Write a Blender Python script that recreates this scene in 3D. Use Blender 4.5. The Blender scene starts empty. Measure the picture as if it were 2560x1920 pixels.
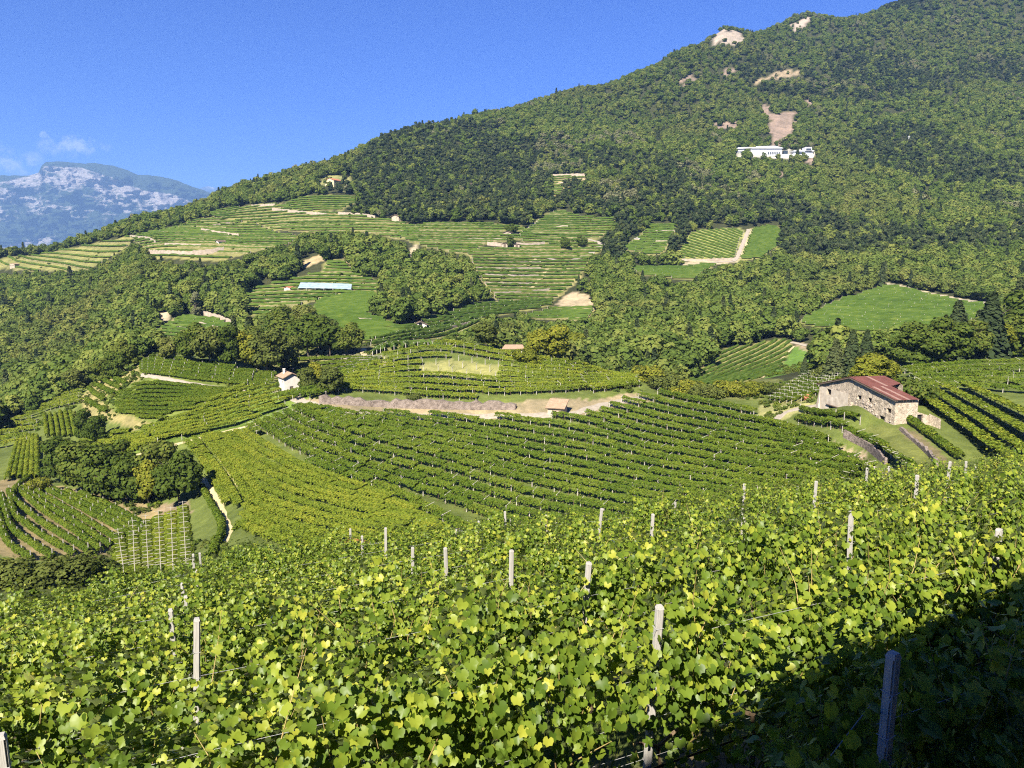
import bpy, bmesh, math, random
import numpy as np
from mathutils import Matrix, Vector
R = math.radians
rng = np.random.default_rng(11)
random.seed(11)
S = bpy.context.scene
COL = S.collection

# ------------------------------------------------------------------ camera, sky, sun, exposure
HFOV, PITCH = 66.0, 9.0
cd = bpy.data.cameras.new('camera')
cd.sensor_fit = 'HORIZONTAL'
cd.angle = R(HFOV)
cd.clip_start, cd.clip_end = 0.1, 90000
cam = bpy.data.objects.new('camera', cd)
COL.objects.link(cam)
cam.rotation_euler = (R(90 - PITCH), 0, 0)
S.camera = cam
SUN_AZ, SUN_EL = 200.0, 40.0          # degrees clockwise from +Y (the view direction): behind the camera, a little to the left
sa, se = R(SUN_AZ), R(SUN_EL)
SUN = Vector((math.sin(sa) * math.cos(se), math.cos(sa) * math.cos(se), math.sin(se)))
w = bpy.data.worlds.new('World')
S.world = w
w.use_nodes = True
nt = w.node_tree
nt.nodes.clear()
sky = nt.nodes.new('ShaderNodeTexSky')
sky.sky_type = 'NISHITA'
sky.sun_disc = False
sky.sun_elevation = se
sky.sun_rotation = sa
sky.altitude = 600
sky.air_density = 1.0
sky.dust_density = 0.3
sky.ozone_density = 4.0
bg = nt.nodes.new('ShaderNodeBackground')
bg.inputs['Strength'].default_value = 0.085
wo = nt.nodes.new('ShaderNodeOutputWorld')
hs = nt.nodes.new('ShaderNodeHueSaturation')
hs.inputs['Saturation'].default_value = 1.9
hs.inputs['Value'].default_value = 0.62
nt.links.new(sky.outputs[0], hs.inputs['Color'])
tint = nt.nodes.new('ShaderNodeMix')
tint.data_type, tint.blend_type = 'RGBA', 'MULTIPLY'
tint.inputs[0].default_value = 1.0
tint.inputs[7].default_value = (0.12, 0.35, 0.86, 1)
nt.links.new(hs.outputs[0], tint.inputs[6])
# two small clouds standing over the far mountain, placed by direction
def _m(op, a, b=0.0, c=None):
    x = nt.nodes.new('ShaderNodeMath'); x.operation = op
    for i, v in enumerate((a, b) if c is None else (a, b, c)):
        if isinstance(v, bpy.types.NodeSocket): nt.links.new(v, x.inputs[i])
        else: x.inputs[i].default_value = v
    return x.outputs[0]
_tc = nt.nodes.new('ShaderNodeTexCoord')
_sp = nt.nodes.new('ShaderNodeSeparateXYZ')
nt.links.new(_tc.outputs['Generated'], _sp.inputs[0])
_q, _e = _m('DIVIDE', _sp.outputs[0], _sp.outputs[1]), _m('DIVIDE', _sp.outputs[2], _sp.outputs[1])
_nz = nt.nodes.new('ShaderNodeTexNoise')
_nz.inputs['Scale'].default_value, _nz.inputs['Detail'].default_value, _nz.inputs['Roughness'].default_value = 55.0, 8.0, .66
nt.links.new(_tc.outputs['Generated'], _nz.inputs['Vector'])
_masks = []
for q0, e0, rq, re in ((-.630, .120, .062, .026), (-.538, .137, .052, .018), (-.570, .150, .010, .006)):
    d = _m('ADD', _m('POWER', _m('DIVIDE', _m('SUBTRACT', _q, q0), rq), 2.0), _m('POWER', _m('DIVIDE', _m('SUBTRACT', _e, e0), re), 2.0))
    _masks.append(_m('MAXIMUM', _m('SUBTRACT', 1.0, d), 0.0))
_mk = _m('MULTIPLY', _m('MAXIMUM', _m('MAXIMUM', _masks[0], _masks[1]), _masks[2]), _m('GREATER_THAN', _sp.outputs[1], 0.0))
_mr = nt.nodes.new('ShaderNodeMapRange')
_mr.interpolation_type = 'SMOOTHSTEP'
nt.links.new(_m('MULTIPLY', _m('POWER', _mk, .6), _m('ADD', _m('MULTIPLY', _m('SUBTRACT', _nz.outputs['Fac'], .5), 3.0), .55)), _mr.inputs['Value'])
_mr.inputs['From Min'].default_value, _mr.inputs['From Max'].default_value = .18, .85
_mr.inputs['To Max'].default_value = .9
_cl = nt.nodes.new('ShaderNodeMix')
_cl.data_type = 'RGBA'
nt.links.new(_mr.outputs[0], _cl.inputs[0])
nt.links.new(tint.outputs[2], _cl.inputs[6])
_cl.inputs[7].default_value = (2.6, 2.9, 3.5, 1)
nt.links.new(_cl.outputs[2], bg.inputs[0])
nt.links.new(bg.outputs[0], wo.inputs[0])
sl = bpy.data.lights.new('sun', 'SUN')
sl.energy = 5.0
sl.angle = R(0.53)
sl.color = (1.0, 0.93, 0.80)
so = bpy.data.objects.new('sun', sl)
COL.objects.link(so)
so.rotation_euler = SUN.to_track_quat('Z', 'Y').to_euler()
so.location = (0, 0, 60)
S.view_settings.view_transform = 'Standard'
S.view_settings.look = 'None'
S.view_settings.gamma = 1.0
S.view_settings.use_curve_mapping = False
S.view_settings.exposure = 1.6
cy = S.cycles
cy.max_bounces = 6
cy.diffuse_bounces = 3
cy.glossy_bounces = 2
cy.transmission_bounces = 3
cy.transparent_max_bounces = 6
cy.volume_bounces = 0
cy.caustics_reflective = cy.caustics_refractive = False
cy.use_denoising = False
cy.pixel_filter_type = 'BLACKMAN_HARRIS'
cy.filter_width = 1.15
cy.sample_clamp_indirect = 4.0

# ------------------------------------------------------------------ from photograph pixels (2560 x 1920) to rays
F = 1280 / math.tan(R(HFOV / 2))
CP, SP = math.cos(R(PITCH)), math.sin(R(PITCH))
def ray(px, py):
    u = (np.asarray(px, float) - 1280) / F
    v = (960 - np.asarray(py, float)) / F
    d = CP + v * SP
    return u / d, (-SP + v * CP) / d          # sideways and upward travel per metre of depth
def to_px(x, y, z):
    x, y, z = np.asarray(x, float), np.asarray(y, float), np.asarray(z, float)
    dep = y * CP - z * SP
    up = y * SP + z * CP
    return 1280 + F * x / dep, 960 - F * up / dep

# ------------------------------------------------------------------ the terrain: one height function
def plane(x, y):                                # the vineyard slope below the house
    return -3.7 + 0.13 * x - 0.28 * y
CTRL = []
def col(px, *pts):
    for py, Y in pts:
        q, e = ray(px, py)
        CTRL.append((float(q), math.log(Y), float(e)))
def hid(px, *pts):                              # hidden ground: (z/Y, Y)
    q, _ = ray(px, 1000)
    for e, Y in pts:
        CTRL.append((float(q), math.log(Y), e))
col(-700, (1480,110),(1250,185),(1060,320),(760,600),(700,800))
hid(-700, (-.62,22),(-.55,50),(-.06,1100),(-.22,1500),(-.2,3500))
col(0, (1462,96),(1400,125),(1300,152),(1220,185),(1150,222),(1090,262),(1060,300),(1000,380),(850,560),(700,800),(665,850),(640,880))
hid(0, (-.58,22),(-.52,50),(-.02,960),(-.12,1150),(-.25,1600),(-.15,3500))
col(200, (1430,112),(1330,148),(1250,175),(1160,205),(1030,262),(965,310),(850,500),(720,680),(660,790),(612,900))
hid(200, (0.0,1000),(-.1,1250),(-.2,1800))
col(400, (1440,112),(1330,150),(1285,162),(1250,172),(1090,200),(1050,215),(950,245),(905,272),(885,300),(850,425),(790,465),(720,560),(640,655),(580,790),(562,880))
hid(400, (-.5,22),(-.46,45),(-.115,340),(.045,940),(-.03,1200),(-.15,1800),(-.15,3500))
col(600, (1390,108),(1250,150),(1150,178),(1068,205),(1000,222),(940,250),(900,285),(780,470),(720,540),(650,610),(590,740),(500,960),(488,990))
hid(600, (-.13,340),(.07,1060),(-.02,1350),(-.15,2000))
col(800, (1390,104),(1300,126),(1200,152),(1100,184),(1040,206),(1000,215),(975,224),(950,245),(895,300),(830,380),(740,480),(700,525),(640,585),(590,700),(500,850),(455,950),(428,1050))
hid(800, (-.46,22),(-.44,45),(-.16,262),(.1,1150),(.03,1500),(-.1,2200),(-.15,3500))
col(1000, (1370,108),(1280,138),(1150,175),(1040,210),(1000,220),(950,238),(890,256),(872,290),(860,330),(800,395),(740,470),(690,540),(640,600),(540,780),(480,900),(360,1180))
hid(1000, (-.115,272),(.14,1300),(.06,1700),(-.05,2500))
col(1200, (1350,130),(1200,166),(1120,187),(1040,213),(1020,217),(998,221),(950,235),(885,262),(858,278),(800,430),(720,520),(650,600),(600,680),(540,780),(470,930),(400,1100),(298,1400))
hid(1200, (-.42,22),(-.41,50),(-.135,330),(.16,1500),(.08,1900),(-.02,2800))
col(1400, (1330,140),(1200,168),(1100,193),(1045,208),(1015,216),(990,224),(940,243),(905,262),(840,410),(770,500),(700,570),(620,670),(540,800),(400,1100),(255,1450))
hid(1400, (-.14,330),(.19,1560),(.1,2000))
col(1700, (140,1590))
hid(1700, (.215,1720))
col(1600, (1280,150),(1150,182),(1050,212),(1005,226),(985,236),(950,246),(930,320),(800,450),(700,560),(640,660),(560,760),(500,850),(400,1050),(300,1300),(200,1500))
hid(1600, (-.42,22),(-.4,50),(-.175,280),(.205,1650),(.13,2100),(0,3500))
col(1800, (1270,150),(1150,173),(1050,202),(1000,225),(970,255),(950,300),(870,372),(780,470),(700,565),(650,640),(570,740),(480,900),(385,1090),(300,1280),(200,1480),(100,1640),(80,1700))
hid(1800, (.235,1850),(.15,2400))
col(2000, (1230,148),(1150,160),(1080,176),(1022,192),(985,215),(950,240),(900,345),(850,390),(805,425),(700,565),(600,720),(500,880),(400,1070),(300,1290),(200,1490),(110,1680),(36,1830))
hid(2000, (-.4,22),(-.36,50),(-.3,90),(.262,2050),(.17,2700),(.1,3500))
col(2130, (1200,142),(1120,156),(1045,164),(1000,182),(940,225),(905,290),(820,400),(745,505))
col(2240, (1190,125),(1063,158),(1020,172),(985,190),(920,240),(890,285),(820,410),(720,520),(600,700),(400,1050),(200,1470),(14,1850))
hid(2240, (.285,2200),(.25,2900))
col(2420, (1190,122),(1100,150),(1000,188),(930,228),(890,262),(860,330),(800,430),(757,480),(600,690),(400,1030),(200,1430),(0,1830),(-120,2050))
hid(2420, (-.38,22),(-.33,50),(.36,2300),(.3,3500))
col(2560, (1180,120),(1050,165),(950,212),(900,250),(860,330),(800,410),(700,530),(500,850),(300,1220),(100,1620),(-160,2100))
col(3200, (1150,120),(950,210),(800,380),(500,800),(200,1400),(-300,2200))
hid(3200, (-.3,22),(-.28,50),(.4,2500),(.35,3500))
C = np.array(CTRL)
QS, LS = 1.0, 0.42                               # scale of the two axes before the spline
def _phi(r2):
    return np.where(r2 > 1e-12, 0.5 * r2 * np.log(np.maximum(r2, 1e-12)), 0.0)
_P = np.stack([C[:, 0] * QS, C[:, 1] * LS], 1)
_n = len(C)
_A = np.zeros((_n + 3, _n + 3))
_A[:_n, :_n] = _phi(((_P[:, None] - _P[None]) ** 2).sum(-1)) + np.eye(_n) * 2e-5
_A[:_n, _n] = 1
_A[:_n, _n + 1:] = _P
_A[_n:, :_n] = _A[:_n, _n:].T
_w = np.linalg.solve(_A, np.concatenate([C[:, 2], np.zeros(3)]))
NQ, NL = 460, 620
Q0, Q1, L0, L1 = -1.05, 1.15, math.log(14), math.log(3600)
gq, gl = np.linspace(Q0, Q1, NQ), np.linspace(L0, L1, NL)
def _tps(q, l):
    out = np.empty(q.shape)
    for i in range(0, q.size, 20000):
        p = np.stack([q[i:i + 20000] * QS, l[i:i + 20000] * LS], 1)
        out[i:i + 20000] = _phi(((p[:, None] - _P[None]) ** 2).sum(-1)) @ _w[:_n] + _w[_n] + p @ _w[_n + 1:]
    return out
GQ, GL = np.meshgrid(gq[::2], gl[::2], indexing='ij')
_cs = _tps(GQ.ravel(), GL.ravel()).reshape(GQ.shape)
def _up(a, x, xs, ax):                           # linear upsampling along one axis
    return np.apply_along_axis(lambda r: np.interp(x, xs, r), ax, a)
ET = _up(_up(_cs, gq, gq[::2], 0), gl, gl[::2], 1)
GQ, GL = np.meshgrid(gq, gl, indexing='ij')
_perm = rng.permutation(4096)
_gv = rng.uniform(-1, 1, 4096)
def vnoise(x, y):                                # smooth value noise in -1..1
    xi, yi = np.floor(x).astype(int), np.floor(y).astype(int)
    fx, fy = x - xi, y - yi
    fx, fy = fx * fx * (3 - 2 * fx), fy * fy * (3 - 2 * fy)
    h = lambda a, b: _gv[(_perm[a & 4095] + b * 57) & 4095]
    return (h(xi, yi) * (1 - fx) + h(xi + 1, yi) * fx) * (1 - fy) + (h(xi, yi + 1) * (1 - fx) + h(xi + 1, yi + 1) * fx) * fy
def fnoise(x, y, o=4):
    s, a = 0, 1
    for k in range(o):
        s = s + a * vnoise(x * 2 ** k + 13.7 * k, y * 2 ** k + 5.1 * k)
        a *= .5
    return s
def sstep(a, b, x):
    t = np.clip((x - a) / (b - a), 0, 1)
    return t * t * (3 - 2 * t)
_X, _Y = GQ * np.exp(GL), np.exp(GL)
ET = ET + (fnoise(_X / 190, _Y / 260, 4) * 9 * sstep(650, 1300, _Y) + fnoise(_X / 45, _Y / 45, 3) * .35 * sstep(60, 260, _Y)) / _Y
_bl = sstep(19, 34, _Y - .35 * _X)
ET = ET * _bl + (plane(_X, _Y) / _Y) * (1 - _bl)
def elev(q, l):
    fi = np.clip((np.asarray(q, float) - Q0) / (Q1 - Q0) * (NQ - 1), 0, NQ - 1.001)
    fj = np.clip((np.asarray(l, float) - L0) / (L1 - L0) * (NL - 1), 0, NL - 1.001)
    i, j = fi.astype(int), fj.astype(int)
    a, b = fi - i, fj - j
    return (ET[i, j] * (1 - a) + ET[i + 1, j] * a) * (1 - b) + (ET[i, j + 1] * (1 - a) + ET[i + 1, j + 1] * a) * b
def ground(x, y):
    x, y = np.asarray(x, float), np.asarray(y, float)
    ys = np.maximum(y, 14.5)
    return np.where(y < 15, plane(x, y), ys * elev(x / ys, np.log(ys)))
def hit(px, py, ymin=60., ymax=3000.):
    """the ground point seen at a pixel of the photograph, beyond ymin metres"""
    q, e = ray(px, py)
    q, e = float(q), float(e)
    ls = np.linspace(math.log(ymin), math.log(ymax), 1400)
    d = elev(np.full(ls.shape, q), ls) - e
    k = np.nonzero(d >= 0)[0]
    if len(k) == 0:
        k = int(np.argmax(d)); l = ls[k]
    elif k[0] == 0:
        l = ls[0]
    else:
        k = k[0]
        l = ls[k - 1] + (ls[k] - ls[k - 1]) * (-d[k - 1]) / (d[k] - d[k - 1])
    y = math.exp(l)
    x = q * y
    return Vector((x, y, float(ground(x, y))))

# ------------------------------------------------------------------ properties and linking
def tag(o, label=None, cat=None, group=None, kind=None):
    if label: o['label'] = label
    if cat: o['category'] = cat
    if group: o['group'] = group
    if kind: o['kind'] = kind
    return o
def link(name, me, parent=None, loc=None):
    o = bpy.data.objects.new(name, me)
    COL.objects.link(o)
    if parent is not None: o.parent = parent
    if loc is not None: o.location = loc
    return o
def empty(name, loc=(0, 0, 0), rz=0.0):
    o = bpy.data.objects.new(name, None)
    o.empty_display_size = .3
    COL.objects.link(o)
    o.location = loc
    o.rotation_euler = (0, 0, rz)
    return o
def mesh(name, V, Fc, mat=None, attrs=None, smooth=False):
    me = bpy.data.meshes.new(name)
    V = np.asarray(V, np.float32)
    if isinstance(Fc, np.ndarray):
        n, k = Fc.shape
        me.vertices.add(len(V))
        me.vertices.foreach_set('co', V.ravel())
        me.loops.add(n * k)
        me.loops.foreach_set('vertex_index', Fc.astype(np.int32).ravel())
        me.polygons.add(n)
        me.polygons.foreach_set('loop_start', np.arange(0, n * k, k, dtype=np.int32))
        me.update(calc_edges=True)
        me.validate()
    else:
        me.from_pydata(V.tolist(), [], Fc)
        me.update()
    for k, a in (attrs or {}).items():
        a = np.asarray(a, np.float32)
        if a.ndim == 1:
            me.attributes.new(k, 'FLOAT', 'POINT').data.foreach_set('value', a)
        else:
            me.attributes.new(k, 'FLOAT_COLOR', 'POINT').data.foreach_set('color', a.ravel())
    if mat is not None:
        for m in (mat if isinstance(mat, (list, tuple)) else [mat]): me.materials.append(m)
    if smooth:
        me.polygons.foreach_set('use_smooth', np.ones(len(me.polygons), bool))
    return me
class MB:                                        # collects boxes, tubes and sheets of one part
    def __init__(s): s.v, s.f = [], []
    def add(s, V, Fc):
        o = len(s.v)
        s.v += [tuple(map(float, p)) for p in V]
        s.f += [tuple(i + o for i in f) for f in Fc]
        return s
    def box(s, a, b, M=None, taper=1.0):
        (x0, y0, z0), (x1, y1, z1) = a, b
        cx, cyy = (x0 + x1) / 2, (y0 + y1) / 2
        t = lambda x, y: (cx + (x - cx) * taper, cyy + (y - cyy) * taper)
        P = [(x0, y0, z0), (x1, y0, z0), (x1, y1, z0), (x0, y1, z0)] + [(*t(x, y), z1) for x, y in ((x0, y0), (x1, y0), (x1, y1), (x0, y1))]
        if M is not None: P = [M @ Vector(p) for p in P]
        return s.add(P, [(3, 2, 1, 0), (4, 5, 6, 7), (0, 1, 5, 4), (1, 2, 6, 5), (2, 3, 7, 6), (3, 0, 4, 7)])
    def tube(s, pts, r, n=5, cap=True):
        pts = [Vector(p) for p in pts]
        rr = r if isinstance(r, (list, tuple)) else [r] * len(pts)
        V, Fc = [], []
        for i, p in enumerate(pts):
            t = (pts[min(i + 1, len(pts) - 1)] - pts[max(i - 1, 0)]).normalized()
            a = t.cross(Vector((0, 0, 1)))
            if a.length < .01: a = Vector((1, 0, 0))
            a.normalize(); b = t.cross(a)
            V += [p + (a * math.cos(2 * math.pi * k / n) + b * math.sin(2 * math.pi * k / n)) * rr[i] for k in range(n)]
        for i in range(len(pts) - 1):
            for k in range(n):
                Fc.append((i * n + k, i * n + (k + 1) % n, (i + 1) * n + (k + 1) % n, (i + 1) * n + k))
        if cap: Fc += [tuple(range(n))[::-1], tuple(range((len(pts) - 1) * n, len(pts) * n))]
        return s.add(V, Fc)
    def mesh(s, name, mat, smooth=False): return mesh(name, s.v, s.f, mat, smooth=smooth)
    def build(s, name, mat, parent=None, loc=None, smooth=False): return link(name, s.mesh(name, mat, smooth), parent, loc)

# ------------------------------------------------------------------ materials
class NT:
    def __init__(s, name):
        s.m = bpy.data.materials.new(name)
        s.m.use_nodes = True
        s.t = s.m.node_tree
        s.t.nodes.clear()
        s.out = s.n('ShaderNodeOutputMaterial')
    def n(s, typ, ins=None, **kw):
        x = s.t.nodes.new(typ)
        for k, v in kw.items(): setattr(x, k, v)
        for k, v in (ins or {}).items():
            if isinstance(v, bpy.types.NodeSocket): s.t.links.new(v, x.inputs[k])
            else: x.inputs[k].default_value = v
        return x
    def noise(s, scale, vec=None, detail=3.0, rough=.6):
        ins = {'Scale': scale, 'Detail': detail, 'Roughness': rough}
        if vec is not None: ins['Vector'] = vec
        return s.n('ShaderNodeTexNoise', ins).outputs['Fac']
    def ramp(s, fac, stops):
        r = s.n('ShaderNodeValToRGB', {'Fac': fac})
        e = r.color_ramp.elements
        while len(e) < len(stops): e.new(.5)
        for el, (p, c) in zip(e, stops):
            el.position = p
            el.color = (*c, 1) if len(c) == 3 else c
        return r.outputs[0]
    def mix(s, fac, a, b, mode='MIX'):
        x = s.n('ShaderNodeMix', data_type='RGBA', blend_type=mode)
        for i, v in ((0, fac), (6, a), (7, b)):
            if isinstance(v, bpy.types.NodeSocket): s.t.links.new(v, x.inputs[i])
            else: x.inputs[i].default_value = (*v, 1) if isinstance(v, tuple) and len(v) == 3 else v
        return x.outputs[2]
    def math(s, op, a, b=0.0):
        x = s.n('ShaderNodeMath', operation=op)
        for i, v in ((0, a), (1, b)):
            if isinstance(v, bpy.types.NodeSocket): s.t.links.new(v, x.inputs[i])
            else: x.inputs[i].default_value = v
        return x.outputs[0]
    def done(s, shader):
        s.t.links.new(shader, s.out.inputs[0])
        return s.m
    def principled(s, color, rough=.8, bump=None, bscale=.3, bdist=.02, spec=.3, **kw):
        ins = {'Base Color': color if isinstance(color, bpy.types.NodeSocket) else (*color, 1), 'Roughness': rough, 'Specular IOR Level': spec}
        ins.update(kw)
        if bump is not None:
            b = s.n('ShaderNodeBump', {'Height': bump, 'Strength': bscale, 'Distance': bdist})
            ins['Normal'] = b.outputs[0]
        return s.done(s.n('ShaderNodeBsdfPrincipled', ins).outputs[0])
def leaf_mat(name, stops, trans=.35, gloss=0.0, rough=.5, patch=None, patch_cols=None, tsat=(1.25, 1.35, .6), objw=.35):
    """leaves: colour from a value per leaf, one per plant and broad patches over the hill; light passes through"""
    t = NT(name)
    at = t.n('ShaderNodeAttribute', attribute_name='tint').outputs['Fac']
    oi = t.n('ShaderNodeObjectInfo')
    f = t.math('ADD', t.math('MULTIPLY', at, 1 - objw), t.math('MULTIPLY', oi.outputs['Random'], objw))
    c = t.ramp(f, stops)
    if patch:
        nz = t.noise(patch, oi.outputs['Location'], 2.0)
        c = t.mix(t.ramp(nz, [(.5, (0, 0, 0)), (.68, (1, 1, 1))]), c, t.ramp(f, patch_cols))
    tc = t.mix(1.0, c, (*tsat, 1), 'MULTIPLY')
    d = t.n('ShaderNodeBsdfDiffuse', {'Color': c})
    tr = t.n('ShaderNodeBsdfTranslucent', {'Color': tc})
    mx = t.n('ShaderNodeMixShader', {0: trans, 1: d.outputs[0], 2: tr.outputs[0]})
    sh = mx.outputs[0]
    if gloss:
        g = t.n('ShaderNodeBsdfGlossy', {'Color': (1, 1, 1, 1), 'Roughness': rough})
        fr = t.n('ShaderNodeFresnel', {'IOR': 1.4})
        sh = t.n('ShaderNodeMixShader', {0: t.math('MULTIPLY', fr.outputs[0], gloss), 1: sh, 2: g.outputs[0]}).outputs[0]
    return t.done(sh)
G = lambda r, g, b: (r, g, b)
M = {}
M['vine_near'] = leaf_mat('vine_leaf_close', [(0, G(.045, .085, .010)), (.4, G(.11, .165, .018)), (.72, G(.215, .26, .028)), (1, G(.37, .36, .045))], .40, .35, .42, objw=.14)
M['vine'] = leaf_mat('vine_leaf', [(0, G(0.041, 0.073, 0.010)), (.5, G(0.088, 0.131, 0.016)), (1, G(0.175, 0.194, 0.025))], .35, objw=.3)
M['vine_pale'] = leaf_mat('vine_leaf_pale', [(0, G(0.070, 0.107, 0.014)), (.5, G(0.135, 0.175, 0.020)), (1, G(0.257, 0.252, 0.030))], .35, objw=.3)
M['vine_far'] = leaf_mat('vine_leaf_distant', [(0, G(.030, .058, .011)), (.5, G(.062, .102, .018)), (1, G(.125, .16, .032))], .22, objw=.35)
M['wood_leaf'] = leaf_mat('woodland_leaf', [(0, G(.039, .065, .013)), (.5, G(.092, .130, .026)), (1, G(.185, .20, .046))], .28, patch=.006,
                          patch_cols=[(0, G(.048, .068, .018)), (.5, G(.100, .124, .030)), (1, G(.18, .175, .048))], objw=.6)
M['wood_light'] = leaf_mat('poplar_leaf', [(0, G(0.088, 0.097, 0.045)), (.5, G(0.140, 0.145, 0.070)), (1, G(0.222, 0.204, 0.110))], .25, objw=.4)
M['tree_leaf'] = leaf_mat('tree_leaf', [(0, G(0.033, 0.054, 0.010)), (.5, G(0.068, 0.097, 0.017)), (1, G(0.135, 0.145, 0.030))], .3, objw=.45)
M['tree_yellow'] = leaf_mat('walnut_leaf', [(0, G(0.070, 0.092, 0.012)), (.5, G(0.146, 0.160, 0.020)), (1, G(0.257, 0.233, 0.035))], .35, objw=.3)
M['tree_dark'] = leaf_mat('conifer_needle', [(0, G(0.021, 0.033, 0.014)), (.5, G(0.040, 0.056, 0.022)), (1, G(0.082, 0.092, 0.036))], .15, objw=.5)
M['tree_olive'] = leaf_mat('chestnut_leaf', [(0, G(.042, .056, .014)), (.5, G(.085, .104, .024)), (1, G(.16, .165, .042))], .28, objw=.45)
M['dry_leaf'] = leaf_mat('dry_vine_leaf', [(0, G(.16, .085, .03)), (.5, G(.26, .13, .045)), (1, G(.34, .2, .07))], .3)
M['weed'] = leaf_mat('weed_leaf', [(0, G(0.035, 0.058, 0.012)), (.5, G(0.070, 0.107, 0.020)), (1, G(0.164, 0.165, 0.040))], .3)
t = NT('bark'); M['bark'] = t.principled(t.ramp(t.noise(9), [(.3, G(.05, .038, .028)), (.7, G(.13, .105, .08))]), .9, t.noise(25), .5)
t = NT('vine_bark'); M['vine_bark'] = t.principled(t.ramp(t.noise(30), [(.3, G(.06, .04, .025)), (.7, G(.17, .12, .07))]), .9)
t = NT('shoot'); M['shoot'] = t.principled(t.ramp(t.noise(12), [(.3, G(.20, .17, .05)), (.7, G(.30, .21, .09))]), .6)
t = NT('post_concrete'); nz = t.noise(18, detail=6); M['post'] = t.principled(t.ramp(nz, [(.3, G(.20, .19, .17)), (.55, G(.33, .315, .285)), (.8, G(.42, .40, .365))]), .85, t.noise(90), .35, .004)
t = NT('post_wood'); M['stake'] = t.principled(t.ramp(t.noise(6), [(.3, G(.24, .22, .185)), (.7, G(.40, .37, .32))]), .85)
t = NT('wire'); M['wire'] = t.principled(G(.24, .24, .235), .5, spec=.4)
t = NT('hose'); M['hose'] = t.principled(G(.012, .012, .013), .35)
t = NT('ground')
pos = t.n('ShaderNodeNewGeometry').outputs['Position']
a = t.n('ShaderNodeAttribute', attribute_name='soil').outputs['Color']
n1, n2 = t.noise(.35, pos, 5, .65), t.noise(3.5, pos, 4, .7)
v = t.mix(1.0, a, t.ramp(n1, [(.25, G(.62, .66, .6)), (.75, G(1.35, 1.3, 1.3))]), 'MULTIPLY')
n0 = t.noise(.055, pos, 6, .7)
v = t.mix(.75, v, t.ramp(n0, [(.3, G(.45, .5, .5)), (.55, G(1, 1, 1)), (.72, G(1.5, 1.42, 1.3))]), 'MULTIPLY')
v = t.mix(.8, v, t.ramp(n2, [(.3, G(.6, .62, .6)), (.7, G(1.35, 1.32, 1.25))]), 'MULTIPLY')
M['ground'] = t.principled(v, .95, t.noise(5, pos, 4), .6, .12, spec=.1)
def rough_mat(name, c0, c1, sc=3, rough=.9, bump=.5, bd=.05, c2=None):
    t = NT(name)
    p = t.n('ShaderNodeNewGeometry').outputs['Position']
    st = [(.28, c0), (.72, c1)] if c2 is None else [(.25, c0), (.5, c1), (.75, c2)]
    M[name] = t.principled(t.ramp(t.noise(sc, p, 5, .65), st), rough, t.noise(sc * 3, p, 4), bump, bd, spec=.15)
rough_mat('gravel', G(.21, .18, .135), G(.34, .295, .235), 1.2)
rough_mat('drystone', G(.07, .056, .045), G(.18, .145, .12), 1.1, bump=1.0, bd=.3, c2=G(.29, .24, .20))
rough_mat('far_wall', G(.22, .18, .135), G(.40, .33, .26), .5)
rough_mat('bank', G(.055, .065, .022), G(.15, .14, .055), .35, c2=G(.25, .21, .125))
rough_mat('straw', G(.30, .25, .12), G(.46, .38, .22), .8)
rough_mat('plaster', G(.30, .25, .19), G(.42, .36, .28), .9, c2=G(.50, .44, .36), bump=.4)
rough_mat('rubble_plaster', G(.15, .12, .09), G(.36, .30, .225), 1.3, bump=1.0, bd=.25, c2=G(.50, .43, .34))
rough_mat('stone', G(.25, .2, .16), G(.5, .43, .36), 4, bump=.8)
rough_mat('pink_plaster', G(.36, .27, .20), G(.45, .35, .27), 1.2)
rough_mat('white_plaster', G(.42, .39, .34), G(.55, .51, .45), 1.0)
rough_mat('yellow_plaster', G(.48, .39, .22), G(.56, .46, .28), .5)
rough_mat('red_sheet', G(.080, .032, .027), G(.145, .058, .047), .9, rough=.7, bump=.15)
rough_mat('worn_sheet', G(.15, .085, .07), G(.26, .17, .14), 1.5, rough=.6, bump=.15)
rough_mat('clay_tile', G(.24, .155, .10), G(.38, .27, .18), 2.2)
rough_mat('orange_tile', G(.30, .11, .055), G(.40, .18, .09), 1)
rough_mat('old_wood', G(.07, .05, .035), G(.16, .12, .09), 4)
rough_mat('white_metal', G(.50, .51, .53), G(.60, .61, .63), .1, rough=.5, bump=.05)
rough_mat('scree', G(.26, .20, .165), G(.43, .34, .29), .12, bump=1, bd=1.2)
t = NT('dark_inside'); M['dark'] = t.principled(G(.012, .011, .010), .9)
t = NT('dark_glass'); M['glass'] = t.principled(G(.03, .04, .05), .15)
t = NT('hail_net'); M['net'] = t.principled(t.ramp(t.noise(.4, t.n('ShaderNodeNewGeometry').outputs['Position']), [(.3, G(.17, .235, .24)), (.7, G(.29, .36, .37))]), .6)

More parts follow.
